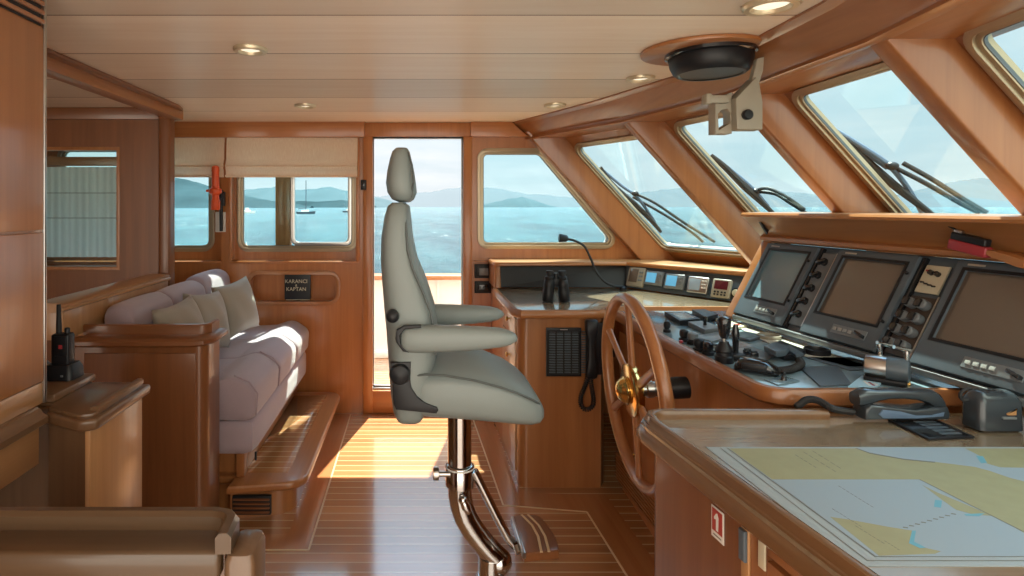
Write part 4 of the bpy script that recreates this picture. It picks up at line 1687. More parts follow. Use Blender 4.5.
# gooseneck light
t = thing('gooseneck_lamp', 'black gooseneck chart lamp bending out over the far counter', 'lamp', on_panel(621, 288))
m = M()
gb_ = P(623, 290.5, 3.64)
gb_.z = .9035
gp = smooth_path([gb_ + Z * .018, P(614, 286, 3.60), P(604, 281, 3.58), P(596, 271, 3.58), P(590.5, 258, 3.58), P(584, 246, 3.58), P(574, 240.5, 3.58), P(566, 239, 3.58)])
m.tube(gp, .0075, 8)
m.build('flexible_arm', 'dark_rubber', t)
m = M()
c = P(563, 238.2, 3.58)
m.lathe([(.013, -.030), (.022, -.020), (.024, 0), (.027, .020), (.024, .024), (.001, .024)], c, (-1, 0, .1), 14)
m.build('lamp_head', 'black_plastic', t)
m = M(); m.lathe([(.022, 0), (.022, .012), (.010, .02)], gb_, Z, 12)
m.build('base', 'black_plastic', t)

# binoculars standing on their objective ends
bc = PZ(556, 302, ZT + .001)
t = thing('binoculars', 'black binoculars standing upright on the far counter', 'binoculars', bc)
for sx in (-1, 1):
    o = Vector((bc.x + sx * .047, bc.y, bc.z + .003))
    m = M()
    m.lathe([(.028, 0), (.031, .004), (.031, .055), (.028, .075), (.030, .085), (.028, .115), (.020, .125)], o, (-sx * .10, 0, 1), 20)
    m.build('barrel', 'black_plastic', t)
    m = M()
    oo = o + Vector((-sx * .012, 0, .112))
    m.lathe([(.021, 0), (.026, .01), (.026, .022), (.017, .028), (.017, .038), (.021, .041), (.021, .055), (.016, .057)], oo, (-sx * .02, 0, 1), 18)
    m.build('eyepiece', 'dark_rubber', t)
m = M()
m.box(bc.x - .03, bc.x + .03, bc.y - .011, bc.y + .011, bc.z + .088, bc.z + .132, .008, 3)
m.lathe([(.013, 0), (.013, .030)], (bc.x, bc.y, bc.z + .128), Z, 14)
m.build('bridge', 'black_plastic', t)

# ================================================================== helm console
CONF = [(1.02, 2.985), (.985, 2.27), (.955, 1.70), (.985, 1.645), (1.05, 1.625), (1.95, 1.635)]
t = thing('helm_console', 'cherry helm console carrying the slanted black instrument bank', 'console', (1.3, 2.3, 0))
m = M()
body = [(1.045, 2.92), (1.018, 2.27), (1.022, 1.72), (1.035, 1.675), (1.07, 1.655), (1.95, 1.65), (1.95, 2.92)]
m.prism(body, (0, 0, 0), X, Y_, .868)
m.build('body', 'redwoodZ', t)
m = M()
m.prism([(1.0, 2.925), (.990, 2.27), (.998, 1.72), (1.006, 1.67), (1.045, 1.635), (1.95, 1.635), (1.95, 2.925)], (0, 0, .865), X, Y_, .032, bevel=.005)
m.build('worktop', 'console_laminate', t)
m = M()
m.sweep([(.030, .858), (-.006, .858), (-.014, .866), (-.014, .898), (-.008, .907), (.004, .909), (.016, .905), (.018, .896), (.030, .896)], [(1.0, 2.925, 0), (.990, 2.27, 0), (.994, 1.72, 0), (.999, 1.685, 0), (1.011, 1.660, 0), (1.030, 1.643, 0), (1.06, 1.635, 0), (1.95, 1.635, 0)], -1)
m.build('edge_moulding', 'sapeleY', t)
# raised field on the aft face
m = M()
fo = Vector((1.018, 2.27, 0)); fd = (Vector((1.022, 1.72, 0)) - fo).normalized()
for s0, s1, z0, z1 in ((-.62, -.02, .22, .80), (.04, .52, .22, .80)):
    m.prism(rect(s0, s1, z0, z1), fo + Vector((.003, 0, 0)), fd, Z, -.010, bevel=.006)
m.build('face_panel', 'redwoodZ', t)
m = M()
m.prism(rect(-.66, .52, .05, .19), fo + Vector((.002, 0, 0)), fd, Z, -.008)
vg = m.build('vent_grille', 'mahogY', t)
for k in range(8):
    m = M()
    m.prism(rect(-.65, .51, .058 + k * .0165, .066 + k * .0165), fo + Vector((-.004, 0, 0)), fd, Z, -.008, bevel=.002)
    m.build('slat', 'cherryY', vg)

# slanted bank: plane through bottom and top edges
mo = Vector((1.446, 2.596, .938))
mu_ = Vector((.09, -1, 0)).normalized()
mv = Vector((.168, .0, .309))
mv = (mv - mu_ * mv.dot(mu_)).normalized()
mn = mu_.cross(mv).normalized()
if mn.x > 0: mn = -mn


def mp(s, h, d=0.):
    return mo + mu_ * s + mv * h + mn * d


MW = 1.40
m = M()
m.prism(rect(0, MW, -.02, .365), mo - mn * .03, mu_, mv, .03 * (1 if mu_.cross(mv).dot(mn) > 0 else -1))
bank = m.build('instrument_bank', 'graphite', t)
m = M()
# base kerb: pale metal strip in front of the bank
a = mp(.0, -.014, .010); b = mp(MW, -.014, .010)
m.obox((a + b) / 2 + X * -.004, (mu_, Vector((mu_.y, -mu_.x, 0)), Z), (MW / 2, .010, .010), .004)
m.build('base_strip', 'graphite_light', t)
# wooden cheek at the far end, edge trim lit by the window
m = M()
cheek = [(1.40, .87), (1.435, .935)]
m.loft([[mp(-.012, -.03, .012), mp(-.012, .40, .012), mp(-.012, .40, -.30), mp(-.012, -.01, -.30) + Z * .13],
        [mp(-.048, -.03, .012), mp(-.048, .40, .012), mp(-.048, .40, -.30), mp(-.048, -.01, -.30) + Z * .13]])
m.build('end_cheek', 'cherryZ', t)
m = M()
m.prism(rect(-.058, -.004, -.025, .385), mo + mn * .005, mu_, mv, .014 * (1 if mu_.cross(mv).dot(mn) > 0 else -1), bevel=.005, seg=3)
m.build('edge_trim', 'cherryY', t)
# closing panel at the near end of the bank
a_, b_, c_ = mp(MW, -.02, 0), mp(MW, .36, 0), mp(MW, .36, 0)
m = M()
m.loft([[(a_.x, a_.y, a_.z), (b_.x, b_.y, b_.z), (b_.x + .03, b_.y, 1.374), (2.0, b_.y, 1.374), (2.0, a_.y, .90), (a_.x + .02, a_.y, .90)],
        [(a_.x, a_.y - .025, a_.z), (b_.x, b_.y - .025, b_.z), (b_.x + .03, b_.y - .025, 1.374), (2.0, b_.y - .025, 1.374), (2.0, a_.y - .025, .90), (a_.x + .02, a_.y - .025, .90)]])
m.build('end_panel', 'cherryZ', t)
# brow above the bank
tpt = mp(0, .352)
side_n = Vector((-mu_.y, mu_.x, 0)).normalized()          # horizontal, away from or towards the room
if side_n.x > 0: side_n = -side_n


def br(s, a, z):
    """s along the bank, a metres towards the room from the top edge, z height"""
    q = tpt + mu_ * s + side_n * a
    return (q.x, q.y, z)


m = M()
prof = [(-.02, 1.262), (.018, 1.262), (.028, 1.270), (.028, 1.284), (.016, 1.293), (-.02, 1.293)]
m.loft([[br(s, a, z) for a, z in prof] for s in (-.05, MW)])
m.build('brow_moulding', 'cherryY', t)
m = M()
prof = [(-.015, 1.288), (.010, 1.288), (.088, 1.372), (.102, 1.376), (.104, 1.386), (.097, 1.394), (.04, 1.396), (-.25, 1.397), (-.25, 1.37), (.03, 1.362)]
m.loft([[br(s, a, z) for a, z in prof] for s in (-.075, MW)])
m.build('brow', 'cherryY', t)
m = M()
dz_ = 1.372
m.prism([br(-.07, -.2, 0)[:2], br(MW, -.2, 0)[:2], br(MW, -.42, 0)[:2], (1.72, 1.6), (1.74, 2.42), (1.66, 2.66), br(-.07, -.12, 0)[:2]], (0, 0, dz_), X, Y_, .02)
m.build('dash_top', 'cherryY', t)
m = M()
m.prism([(0, 0), (.05, .0), (.016, -.055)], br(.02, .026, 1.352), side_n, Z, .012)
m.build('hinge_bracket', 'black_plastic', t)

# ---- three big displays
KS = 1 if mu_.cross(mv).dot(mn) > 0 else -1


def slab(s0, s1, h0, h1, d0, d1, bev=.004, holes=()):
    m = M()
    m.prism(rect(s0, s1, h0, h1), mo + mn * d0, mu_, mv, (d1 - d0) * KS, holes, bevel=bev)
    return m


def monitor(s0, s1, lab, smat, wide):
    c = mp((s0 + s1) / 2, 0)
    t = thing('marine_display', lab, 'display', c, 'large displays on the helm console')
    w = s1 - s0
    scr = rect(s0 + .034, s1 - .030, .088, .318)
    m = slab(s0, s1, .0, .350, .002, .030, .006, [scr])
    m.build('bezel', 'graphite', t)
    m = slab(s0 + .030, s1 - .026, .084, .322, .003, .020, 0)
    m.build('screen', smat, t)
    fr_ = [rect(s0 + .031, s1 - .027, .085, .321)]
    m = slab(s0 + .026, s1 - .022, .080, .326, .029, .0325, .001, [rect(s0 + .036, s1 - .032, .090, .316)])
    m.build('screen_surround', 'black_plastic', t)
    # control strip
    a = s0 + w * .42
    m = slab(a, s1 - .045, .026, .058, .029, .033, .002)
    st_ = m.build('control_strip', 'graphite_light', t)
    for k in range(4):
        m = slab(a + .010 + k * .021, a + .024 + k * .021, .036, .048, .033, .037, .001)
        m.build('key', 'key_grey', st_)
    m = M()
    kc = mp(s1 - .062, .040, .033)
    m.obox(kc + mn * .008, (mu_ + mv * -.3, mv, mn), (.018, .006, .008), .003)
    m.build('rocker_knob', 'black_gloss', st_)
    for hh in (.285, .105):
        m = M(); m.lathe([(.006, 0), (.006, .006), (.001, .007)], mp(s1 - .013, hh, .030), mn, 10)
        m.build('latch_screw', 'black_plastic', t)
    m = slab(s0 + .035, s0 + .085, .333, .339, .030, .0306, 0)
    m.build('maker_plate', 'steel', t)
    # dark side gap strip
    m = slab(s1 - .004, s1 + .014, .0, .352, .002, .018, .002)
    m.build('side_gasket', 'black_gloss', t)
    return t


monitor(.0, .292, 'large console display with bluish screen, farthest from the chart table', 'screen_blue_reflection', .3)
monitor(.395, .715, 'large console display with brownish blank screen between the two switch columns', 'screen_off', .3)
monitor(.838, 1.18, 'large console display with brownish blank screen nearest the chart table', 'screen_off', .3)

# knob column between displays 1 and 2
t = thing('selector_unit', 'narrow metal switch panel with five black rotary knobs between two displays', 'switch panel', mp(.34, 0))
m = slab(.309, .388, .02, .335, .002, .014, .004)
m.build('plate', 'graphite_light', t)
m = slab(.380, .386, .02, .335, .014, .019, .001)
m.build('edge_bar', 'steel', t)
for k in range(5):
    c = mp(.343, .062 + k * .057, .014)
    m = M()
    m.lathe([(.012, 0), (.012, .010), (.009, .013)], c, mn, 14)
    m.obox(c + mn * .016, (mu_ + mv * .5, mv - mu_ * .5, mn), (.021, .0065, .009), .003)
    kn = m.build('rotary_knob', 'black_gloss', t)
    m = M(); m.sphere(c + mu_ * -.024 + mn * .004, .0085, 10)
    m.build('indicator', 'steel', kn)

# control column between displays 2 and 3: beige plate above eight knobs
t = thing('control_plate', 'cream control plate with small black switches above the knob block', 'switch panel', mp(.78, .3))
m = slab(.734, .810, .232, .330, .004, .012, .003)
m.build('plate', 'cream', t)
for s_, h_, sz in ((.763, .302, .009), (.785, .299, .009)):
    m = M(); m.lathe([(sz, 0), (sz * .9, .010), (.001, .011)], mp(s_, h_, .012), mn, 14)
    m.build('switch_cap', 'black_gloss', t)
for s_, h_ in ((.750, .268), (.764, .264), (.778, .261), (.792, .258)):
    m = M(); m.tube([mp(s_, h_, .012), mp(s_, h_ - .004, .022)], .003, 8)
    m.build('toggle', 'black_gloss', t)
m = M(); m.obox(mp(.746, .309, .0125), (mu_, mv, mn), (.005, .003, .001))
m.build('red_mark', 'red', t)
t = thing('knob_block', 'block of eight black and grey rotary knobs between the middle and near displays', 'switch panel', mp(.78, .1))
m = slab(.730, .816, .012, .220, .002, .010, .003)
m.build('plate', 'knob_plate', t)
for i in range(2):
    for j in range(4):
        c = mp(.752 + i * .041, .045 + j * .048, .010)
        m = M(); m.lathe([(.017, 0), (.0165, .020), (.013, .023), (.001, .0235)], c, mn, 16)
        kn = m.build('rotary_knob', 'graphite_light', t)
        m = M(); m.obox(c + mn * .026 + mu_ * -.006, (mu_, mv, mn), (.010, .013, .004), .002)
        m.build('grip', 'black_gloss', kn)
m = slab(.818, .824, .0, .225, .004, .014, .001)
m.build('edge_bar', 'steel', t)

# red case lying below the brow, with the brown strap beside it
bp = Vector(br(1.10, .012, 1.305))
t = thing('key_case', 'dark red case with a black clip lying on the ledge below the brow', 'case', bp)
n_ = PPL(984, 244, Vector(br(.9, .03, 1.30)), side_n) + side_n * .028
uu = (mu_ * .92 + Vector((0, 0, -.18))).normalized()
ww = Vector((0, 0, 1)) - uu * uu.z; ww.normalize()
m = M()
m.obox(n_ + side_n * .016 + ww * -.012, (uu, ww, side_n), (.055, .016, .014), .006, 3)
m.build('case', 'red', t)
m = M()
m.obox(n_ + side_n * .014 + ww * .013 - uu * .004, (uu, ww, side_n), (.050, .012, .012), .005, 3)
m.tube([n_ + ww * .02 - uu * .035 + side_n * .014, n_ + ww * .034 - uu * .055 + side_n * .016, n_ + ww * .042 - uu * .085 + side_n * .018], .0035, 8)
m.build('clip', 'black_plastic', t)
m = M(); m.obox(n_ + side_n * .018 + ww * .029 - uu * .036, (uu, ww, side_n), (.012, .004, .006), .002)
m.build('buckle', 'steel', t)
t = thing('strap', 'short brown strap running from the red case along the brow edge', 'strap', n_ + uu * .1)
m = M()
m.loft([[n_ + uu * s + ww * (b - .005 - s * .08) + side_n * (.018 + c_) for b, c_ in ((-w_, -.006), (w_, -.006), (w_ * .7, .008), (-w_ * .7, .008))] for s, w_ in ((.055, .008), (.07, .013), (.10, .015), (.13, .017), (.15, .014))])
m.build('strap', 'cherryY', t)

# ================================================================== ship's wheel
WC = Vector((.788, 2.09, EYE - (390 - CY) * 2.09 / F))
wa = Vector((-.998, 0, -.066)).normalized()                 # axle, towards the helmsman
wv = Vector((-.066, 0, .998)).normalized()
wu = Vector((-.05, -1, 0)).normalized()
wv = (wv - wu * wv.dot(wu)).normalized()
wa = wu.cross(wv).normalized()
if wa.x > 0: wa = -wa
R = .328
t = thing('steering_wheel', 'large varnished six-spoke steering wheel with brass hub on the console face', 'steering wheel', WC)
m = M()
n = 72
rings = []
for k in range(n):
    a = 2 * PI * k / n
    rd = wu * math.cos(a) + wv * math.sin(a)
    c = WC + rd * R
    rings.append([c + rd * (.0195 * math.cos(b)) + wa * (.022 * math.sin(b)) for b in [2 * PI * j / 14 for j in range(14)]])
m.loft(rings, closed=True)
m.build('rim', 'sapeleY', t, ang=60)
m = M()
for k in range(1):
    m.loft([[WC + (wu * math.cos(2 * PI * j / 72) + wv * math.sin(2 * PI * j / 72)) * (R + q) + wa * d for q, d in ((-.004, .0205), (.004, .0205), (.004, .0232), (-.004, .0232))] for j in range(72)], closed=True)
m.build('rim_inlay', 'oakY', t, ang=60)
for k in range(6):
    a = PI / 2 + k * PI / 3
    rd = wu * math.cos(a) + wv * math.sin(a)
    tg = wa.cross(rd).normalized()
    m = M()
    rings = []
    for q, w, h in ((.05, .019, .013), (.09, .0175, .012), (.16, .0155, .0115), (.24, .0145, .011), (.30, .016, .012), (R - .012, .019, .014)):
        c = WC + rd * q
        rings.append([c + tg * (w * math.cos(b)) + wa * (h * math.sin(b)) for b in [2 * PI * j / 12 for j in range(12)]])
    m.loft(rings)
    m.build('spoke', 'sapeleY' if k % 3 else 'sapeleZ', t, ang=60)
m = M()
m.lathe([(.001, .022), (.085, .022), (.093, .018), (.094, .010), (.090, .004), (.088, -.010), (.001, -.012)], WC, wa, 36)
m.build('hub_plate', 'brass', t)
m = M()
m.lathe([(.046, .020), (.046, .026), (.050, .029), (.050, .034), (.044, .038), (.040, .046), (.032, .056), (.018, .062), (.001, .064)], WC, wa, 30)
m.build('hub_cap', 'brass', t)
m = M()
m.lathe([(.024, -.01), (.024, -.04), (.030, -.044), (.030, -.066), (.026, -.07), (.026, -.12)], WC, wa, 24)
m.build('shaft', 'steel', t)
m = M()
m.lathe([(.028, -.080), (.032, -.085), (.032, -.13), (.038, -.138), (.038, -.188)], WC, wa, 24)
m.build('bearing', 'black_plastic', t)
t = thing('brass_knob', 'small brass knob on the console face below the wheel hub', 'knob', (1.0, 2.09, .45))
kx = PPL(637, 455, Vector((1.0, 2.1, 0)), X)
m = M(); m.lathe([(.009, 0), (.006, .012), (.011, .022), (.010, .03), (.001, .033)], (.993, kx.y, kx.z), (-1, 0, 0), 14)
m.build('knob', 'brass', t)

# ================================================================== things on the helm console
ZC = .8985


def cpt(px, py, z=ZC):
    return PZ(px, py, z)


def plate(name, label, cat, quad, h, material, group=None, z=ZC, inner=None, bev=.002):
    """flat box on the console top given by four picture corners on its upper face"""
    q = [cpt(px, py, z + h) for px, py in quad]
    c = sum(q, Vector()) / len(q)
    t = thing(name, label, cat, (c.x, c.y, z), group)
    m = M()
    m.prism([(p.x, p.y) for p in q], (0, 0, z), X, Y_, h, bevel=bev)
    m.build('body', material, t)
    if inner:
        s, mat_, nm, dh = inner
        m = M()
        m.prism([((p.x - c.x) * s + c.x, (p.y - c.y) * s + c.y) for p in q], (0, 0, z + h - .001), X, Y_, dh)
        m.build(nm, mat_, t)
    return t, c


plate('alarm_display', 'black framed panel with a pale blue window at the far end of the console top', 'panel', [(664.5, 311.5), (686, 311.5), (700.5, 318.5), (680, 320.5)], .022, 'black_plastic', inner=(.72, 'console_laminate', 'window', .002))
plate('switch_box', 'flat black box at the far end of the console top by the first display', 'box', [(692, 309.5), (705, 309), (718, 314), (706, 317)], .026, 'black_plastic')
t, c = plate('joystick_tray', 'grey raised tray with one short black stick, near the far end of the console', 'control', [(688, 321.5), (704, 320.5), (722.5, 327.5), (705, 329.5)], .020, 'graphite_light')
m = M(); p = cpt(705, 325, ZC + .02); m.lathe([(.007, 0), (.006, .012), (.009, .018), (.009, .034), (.004, .038)], p, Z, 12); m.build('stick', 'black_gloss', t)
t, c = plate('thruster_control', 'cream control plate with a small knob at the foot of the first display', 'control', [(715, 318.5), (723, 317.5), (747, 325.5), (735, 328)], .010, 'cream')
m = M(); p = cpt(727, 320.5, ZC + .012); m.lathe([(.016, 0), (.015, .008), (.013, .018), (.001, .02)], p, Z, 14); m.build('knob', 'black_gloss', t)
m = M(); p = cpt(737, 325, ZC + .010); m.lathe([(.012, 0), (.010, .004), (.001, .005)], p, Z, 14); m.build('button', 'sign_red', t)
plate('console_insert', 'grey-blue sunken panel behind the joystick on the console top', 'panel', [(694, 336), (716, 331.5), (735, 335), (712, 341)], .006, 'graphite_light')
plate('console_insert', 'dark tilted panel right of the joystick on the console top', 'panel', [(727, 334), (745, 331), (765, 335), (750, 339.5)], .010, 'graphite', inner=(.8, 'console_laminate', 'face', .002))
plate('console_insert', 'grey square panel holding two small black switches beside the joystick', 'panel', [(730, 350), (750, 346), (776, 355.5), (762, 361)], .004, 'graphite_light')
plate('console_cover', 'long dark glossy cover plate at the near edge of the console top', 'panel', [(800, 367), (838, 365), (852, 384), (820, 385.5)], .004, 'graphite')
plate('console_cover', 'dark glossy mat below the middle display on the console top', 'panel', [(806, 357), (850, 357), (890, 367), (850, 370)], .003, 'graphite')
t = thing('folded_note', 'pale blue folded paper beside the throttle on the console top', 'paper', cpt(862, 384))
q = [cpt(px, py, ZC + .003) for px, py in ((848, 387), (862, 376), (884, 381), (876, 388))]
m = M(); m.prism([(p.x, p.y) for p in q], (0, 0, ZC + .001), X, Y_, .004)
m.build('sheet', 'blue_paper', t)
for k in range(3):
    a, b = cpt(864 + k * 5, 381 + k, ZC + .0055), cpt(870 + k * 4, 385.5, ZC + .0055)
    d = (b - a).normalized() * .003; s_ = Vector((-d.y, d.x, 0))
    m = M(); m.prism([((a + s_).x, (a + s_).y), ((b + s_).x, (b + s_).y), ((b - s_).x, (b - s_).y), ((a - s_).x, (a - s_).y)], (0, 0, ZC + .005), X, Y_, .0008)
    m.build('print_line', 'red' if k == 1 else 'white_plastic', t)
plate('painted_glare', 'long off-white strip painted as sun glare between the displays and the console instruments', 'panel', [(730, 322), (735, 321), (783, 337), (868, 366), (850, 367), (790, 352), (752, 335)], .003, 'glare_offwhite')  # sunlight reflected off the console top, painted as an off-white sheet

# pairs of small switches
for k, (px, py) in enumerate(((747.5, 354.5), (754, 357))):
    p = cpt(px, py, ZC + .004)
    t = thing('rocker_switch', 'small black rocker switch on the grey square panel, %s' % ('left of the pair' if k == 0 else 'right of the pair'), 'switch', p, 'rocker switches beside the joystick')
    m = M(); m.obox(p + Z * .008, (X, Y_, Z), (.012, .010, .008), .003); m.build('body', 'black_gloss', t)
    m = M(); m.obox(p + Z * .018, (X, Y_, (Z + Y_ * .3)), (.009, .007, .003), .001); m.build('rocker', 'black_plastic', t)

# joystick and second lever
p = cpt(724, 362)
t = thing('joystick', 'tall black joystick with a bulbous grip on a ridged base', 'joystick', p)
m = M(); m.lathe([(.028, 0), (.029, .020), (.025, .024), (.024, .034), (.028, .038), (.028, .044), (.017, .06), (.014, .07)], p, Z, 22); m.build('base', 'black_plastic', t)
m = M(); m.lathe([(.006, .06), (.006, .082)], p, Z, 10); m.build('stem', 'steel', t)
m = M(); m.lathe([(.010, .080), (.015, .09), (.021, .125), (.022, .14), (.018, .150), (.008, .154)], p, Z, 18); m.build('grip', 'black_gloss', t)
p = cpt(735.5, 359)
t = thing('trim_lever', 'slim black lever standing close beside the tall joystick', 'lever', p)
m = M(); m.box(p.x - .024, p.x + .024, p.y - .03, p.y + .03, p.z, p.z + .022, .006); m.build('base', 'black_plastic', t)
m = M(); m.tube([p + Z * .02, p + Z * .06, p + Z * .085, p + Z * .118], [.009, .010, .013, .007], 12); m.build('handle', 'black_gloss', t)

# cluster of small deck controls along the aft edge
lab_c = ['nearest the wheel rim', 'second from the wheel rim', 'third from the wheel, grey capped', 'fourth from the wheel rim', 'last before the joystick']
for k, (px, py, s_, mt) in enumerate(((667, 332, .8, 'black_plastic'), (684, 341, 1., 'black_plastic'), (693, 344, 1.15, 'graphite_light'), (699, 351, 1.1, 'black_plastic'), (708, 354.5, 1.05, 'black_gloss'))):
    p = cpt(px, py)
    t = thing('deck_knob', 'small control knob on the console edge, ' + lab_c[k], 'knob', p, 'control knobs along the console edge')
    m = M(); m.lathe([(.019 * s_, 0), (.019 * s_, .010), (.012 * s_, .014), (.012 * s_, .02)], p, Z, 16); m.build('collar', 'black_plastic', t)
    m = M(); m.lathe([(.015 * s_, .018), (.017 * s_, .024), (.016 * s_, .040), (.010 * s_, .045), (.001, .046)], p, Z, 16); m.build('cap', mt, t)
p = cpt(681, 345)
t = thing('emergency_button', 'tiny red button beside the deck knobs on the console edge', 'button', p)
m = M(); m.lathe([(.011, 0), (.011, .008), (.007, .010)], p, Z, 14); m.build('collar', 'black_plastic', t)
m = M(); m.lathe([(.007, .008), (.008, .016), (.001, .019)], p, Z, 14); m.build('cap', 'red', t)
p = cpt(709, 351)
t = thing('toggle_box', 'small black square box with steel front in the row of deck controls', 'switch', p)
m = M(); m.box(p.x - .022, p.x + .022, p.y - .022, p.y + .022, p.z, p.z + .030, .004); m.build('body', 'black_plastic', t)
m = M(); m.box(p.x - .015, p.x + .015, p.y - .0235, p.y - .021, p.z + .008, p.z + .024, .001); m.build('plate', 'steel', t)

# two instrument rings
for nm, lab, px, py, r_, h_, mt in (('cup_ring', 'dark bronze ring standing on the console below the first display', 769, 338.5, .042, .0145, 'beige_plastic'), ('cup_ring', 'black low ring on the console below the middle display', 817, 354.5, .040, .020, 'black_plastic')):
    p = cpt(px, py)
    t = thing(nm, lab, 'holder', p, None)
    m = M()
    m.loft([[p + Vector((r * math.cos(2 * PI * k / 28), r * math.sin(2 * PI * k / 28), z)) for r, z in ((r_, 0), (r_ * 1.02, h_), (r_ * .92, h_ + .002), (r_ * .88, h_ - .004), (r_ * .86, .002))] for k in range(28)], closed=True)
    m.build('ring', mt, t)
    m = M(); m.lathe([(r_ * .86, 0.001), (r_ * .86, .004)], p, Z, 24); m.build('bottom', 'black_gloss', t)

# black handset lying in the foreground of the console
p = cpt(751, 372)
t = thing('remote_handset', 'rounded black remote handset lying on the aft edge of the console', 'remote', p)
ax_ = Vector((.80, -.60, 0)).normalized(); ay_ = Vector((.60, .80, 0))
m = M()
rings = []
for s_, w, h in ((-.046, .012, .016), (-.041, .026, .030), (-.028, .033, .042), (0, .035, .046), (.04, .034, .042), (.068, .027, .028), (.076, .012, .014)):
    rings.append([p + ax_ * s_ + ay_ * (w * math.copysign(abs(math.cos(b)) ** .7, math.cos(b))) + Z * (h * .5 + h * .5 * math.copysign(abs(math.sin(b)) ** .7, math.sin(b))) for b in [2 * PI * j / 16 for j in range(16)]])
m.loft(rings); m.build('shell', 'black_gloss', t, ang=60)
m = M(); m.obox(p + ax_ * .012 - ay_ * .030 + Z * .024, (ax_, ay_, Z), (.034, .010, .010), .004); m.build('grip_pad', 'black_plastic', t)

# grey-blue microphone handset with coiled lead
p = cpt(779, 354)
t = thing('console_handset', 'dark grey angular handset with coiled lead in the middle of the console top', 'handset', p)
m = M()
q0 = [cpt(px, py) for px, py in ((765, 351), (780, 345), (806, 355), (798, 360), (784, 361))]
m.prism([(a.x, a.y) for a in q0], (0, 0, ZC), X, Y_, .020, bevel=.004)
m.build('base', 'black_plastic', t)
m = M()
q1 = [cpt(px, py, ZC + .03) for px, py in ((764, 348), (775, 344), (790, 349), (786, 353), (776, 354))]
m.prism([(a.x, a.y) for a in q1], (0, 0, ZC + .018), X, Y_, .022, bevel=.006)
q1 = [cpt(px, py, ZC + .022) for px, py in ((783, 347), (790, 346.5), (804, 355), (796, 356.5))]
m.prism([(a.x, a.y) for a in q1], (0, 0, ZC + .016), X, Y_, .012, bevel=.003)
m.build('earpiece', 'graphite', t)
coil([cpt(766, 369.5, ZC + .013), cpt(774, 370.3, ZC + .013), cpt(782, 370.5, ZC + .013), cpt(794, 368.5, ZC + .013), cpt(801, 364, ZC + .012), cpt(799, 360, ZC + .012)], .0085, .0042, 40).build('coiled_lead', 'dark_rubber', t)
p = cpt(783.5, 381)
t = thing('toggle_switch', 'small black toggle standing on a pale plate at the near edge of the console', 'switch', p)
q = [cpt(px, py, ZC + .003) for px, py in ((764, 379), (784, 375.5), (800, 380.5), (778, 384.5))]
m = M(); m.prism([(a.x, a.y) for a in q], (0, 0, ZC), X, Y_, .003, bevel=.001); m.build('plate', 'console_laminate', t)
m = M(); m.lathe([(.009, .002), (.008, .010), (.005, .014), (.006, .026), (.003, .029)], p, Z, 12); m.build('lever', 'black_gloss', t)

# twin throttle: two chrome levers on a drum
p = cpt(886, 382)
t = thing('throttle', 'twin chrome engine throttle levers on a dark drum in front of the near display', 'throttle', p)
ax_ = Vector((.72, -.69, 0)).normalized(); ay_ = Vector((.69, .72, 0)).normalized()
m = M(); m.obox(p + Z * .008, (ax_, ay_, Z), (.050, .042, .008), .004); m.build('base_plate', 'black_plastic', t)
m = M(); m.lathe([(.022, -.052), (.033, -.048), (.036, -.03), (.036, .002)], p + Z * .0405, ax_, 28); m.build('drum', 'steel', t)
m = M(); m.lathe([(.037, .002), (.038, .03), (.033, .052), (.02, .056)], p + Z * .0405, ax_, 28); m.build('drum_cover', 'graphite', t)
for sg, px0, py0, px1, py1 in ((-1, 881, 366, 879, 344), (1, 907, 384, 906.5, 351)):
    D_ = p.y - (.03 if sg > 0 else -.03)
    a, b = P(px0, py0, D_), P(px1, py1, D_)
    m = M(); m.tube([a, a.lerp(b, .5), b], [.0065, .0078, .0062], 12)
    lv = m.build('lever', 'chrome', t)
    m = M(); m.lathe([(.011, -.008), (.012, 0), (.011, .008)], a, ax_, 14); m.build('pivot', 'brass' if sg > 0 else 'chrome', lv)
    h0_ = P(877, 342.5, D_) if sg < 0 else P(894, 347, D_)
    h1_ = P(892, 346, D_) if sg < 0 else P(911, 351, D_)
    m = M(); m.tube([h0_, h0_.lerp(h1_, .5), h1_], [.0055, .0065, .0055], 12); m.build('handle', 'chrome', lv)

# ================================================================== chart table
ZB = .858
to = [PZ(652, 427, ZB), PZ(664, 410, ZB)]
t = thing('chart_table', 'large wooden chart table with raised edge in the bottom right corner', 'table', (1.2, 1.05, 0))
TA, TB = Vector((.588, 1.47)), Vector((.686, .50))
edge = [(TB.x, TB.y), (TA.x, TA.y), (.592, 1.52), (.615, 1.555), (.655, 1.568), (2.05, 1.568), (2.05, .50)]
m = M()
m.prism(edge, (0, 0, .823), X, Y_, .035)
m.build('top', 'tabletop', t)
m = M()
pth = [(TB.x, TB.y, 0), (TA.x, TA.y, 0), (.592, 1.52, 0), (.615, 1.555, 0), (.655, 1.568, 0), (2.05, 1.568, 0)]
m.sweep([(-.006, .812), (.002, .812), (.011, .821), (.011, .838), (.004, .848), (-.001, .851), (-.003, .862), (-.006, .864)], pth, -1)
m.build('nosing', 'fiddleY', t)
m = M()
ins = .016
pth2 = [(TB.x + .003, TB.y, 0), (TA.x + .003, TA.y - .005, 0), (.596, 1.517, 0), (.617, 1.550, 0), (.655, 1.562, 0), (1.095, 1.562, 0)]
m.sweep([(-.032, .857), (-.032, .872), (-.027, .880), (-.018, .883), (-.008, .880), (-.004, .868), (-.003, .857)], pth2, -1)
m.build('fiddle_rail', 'fiddleY', t)
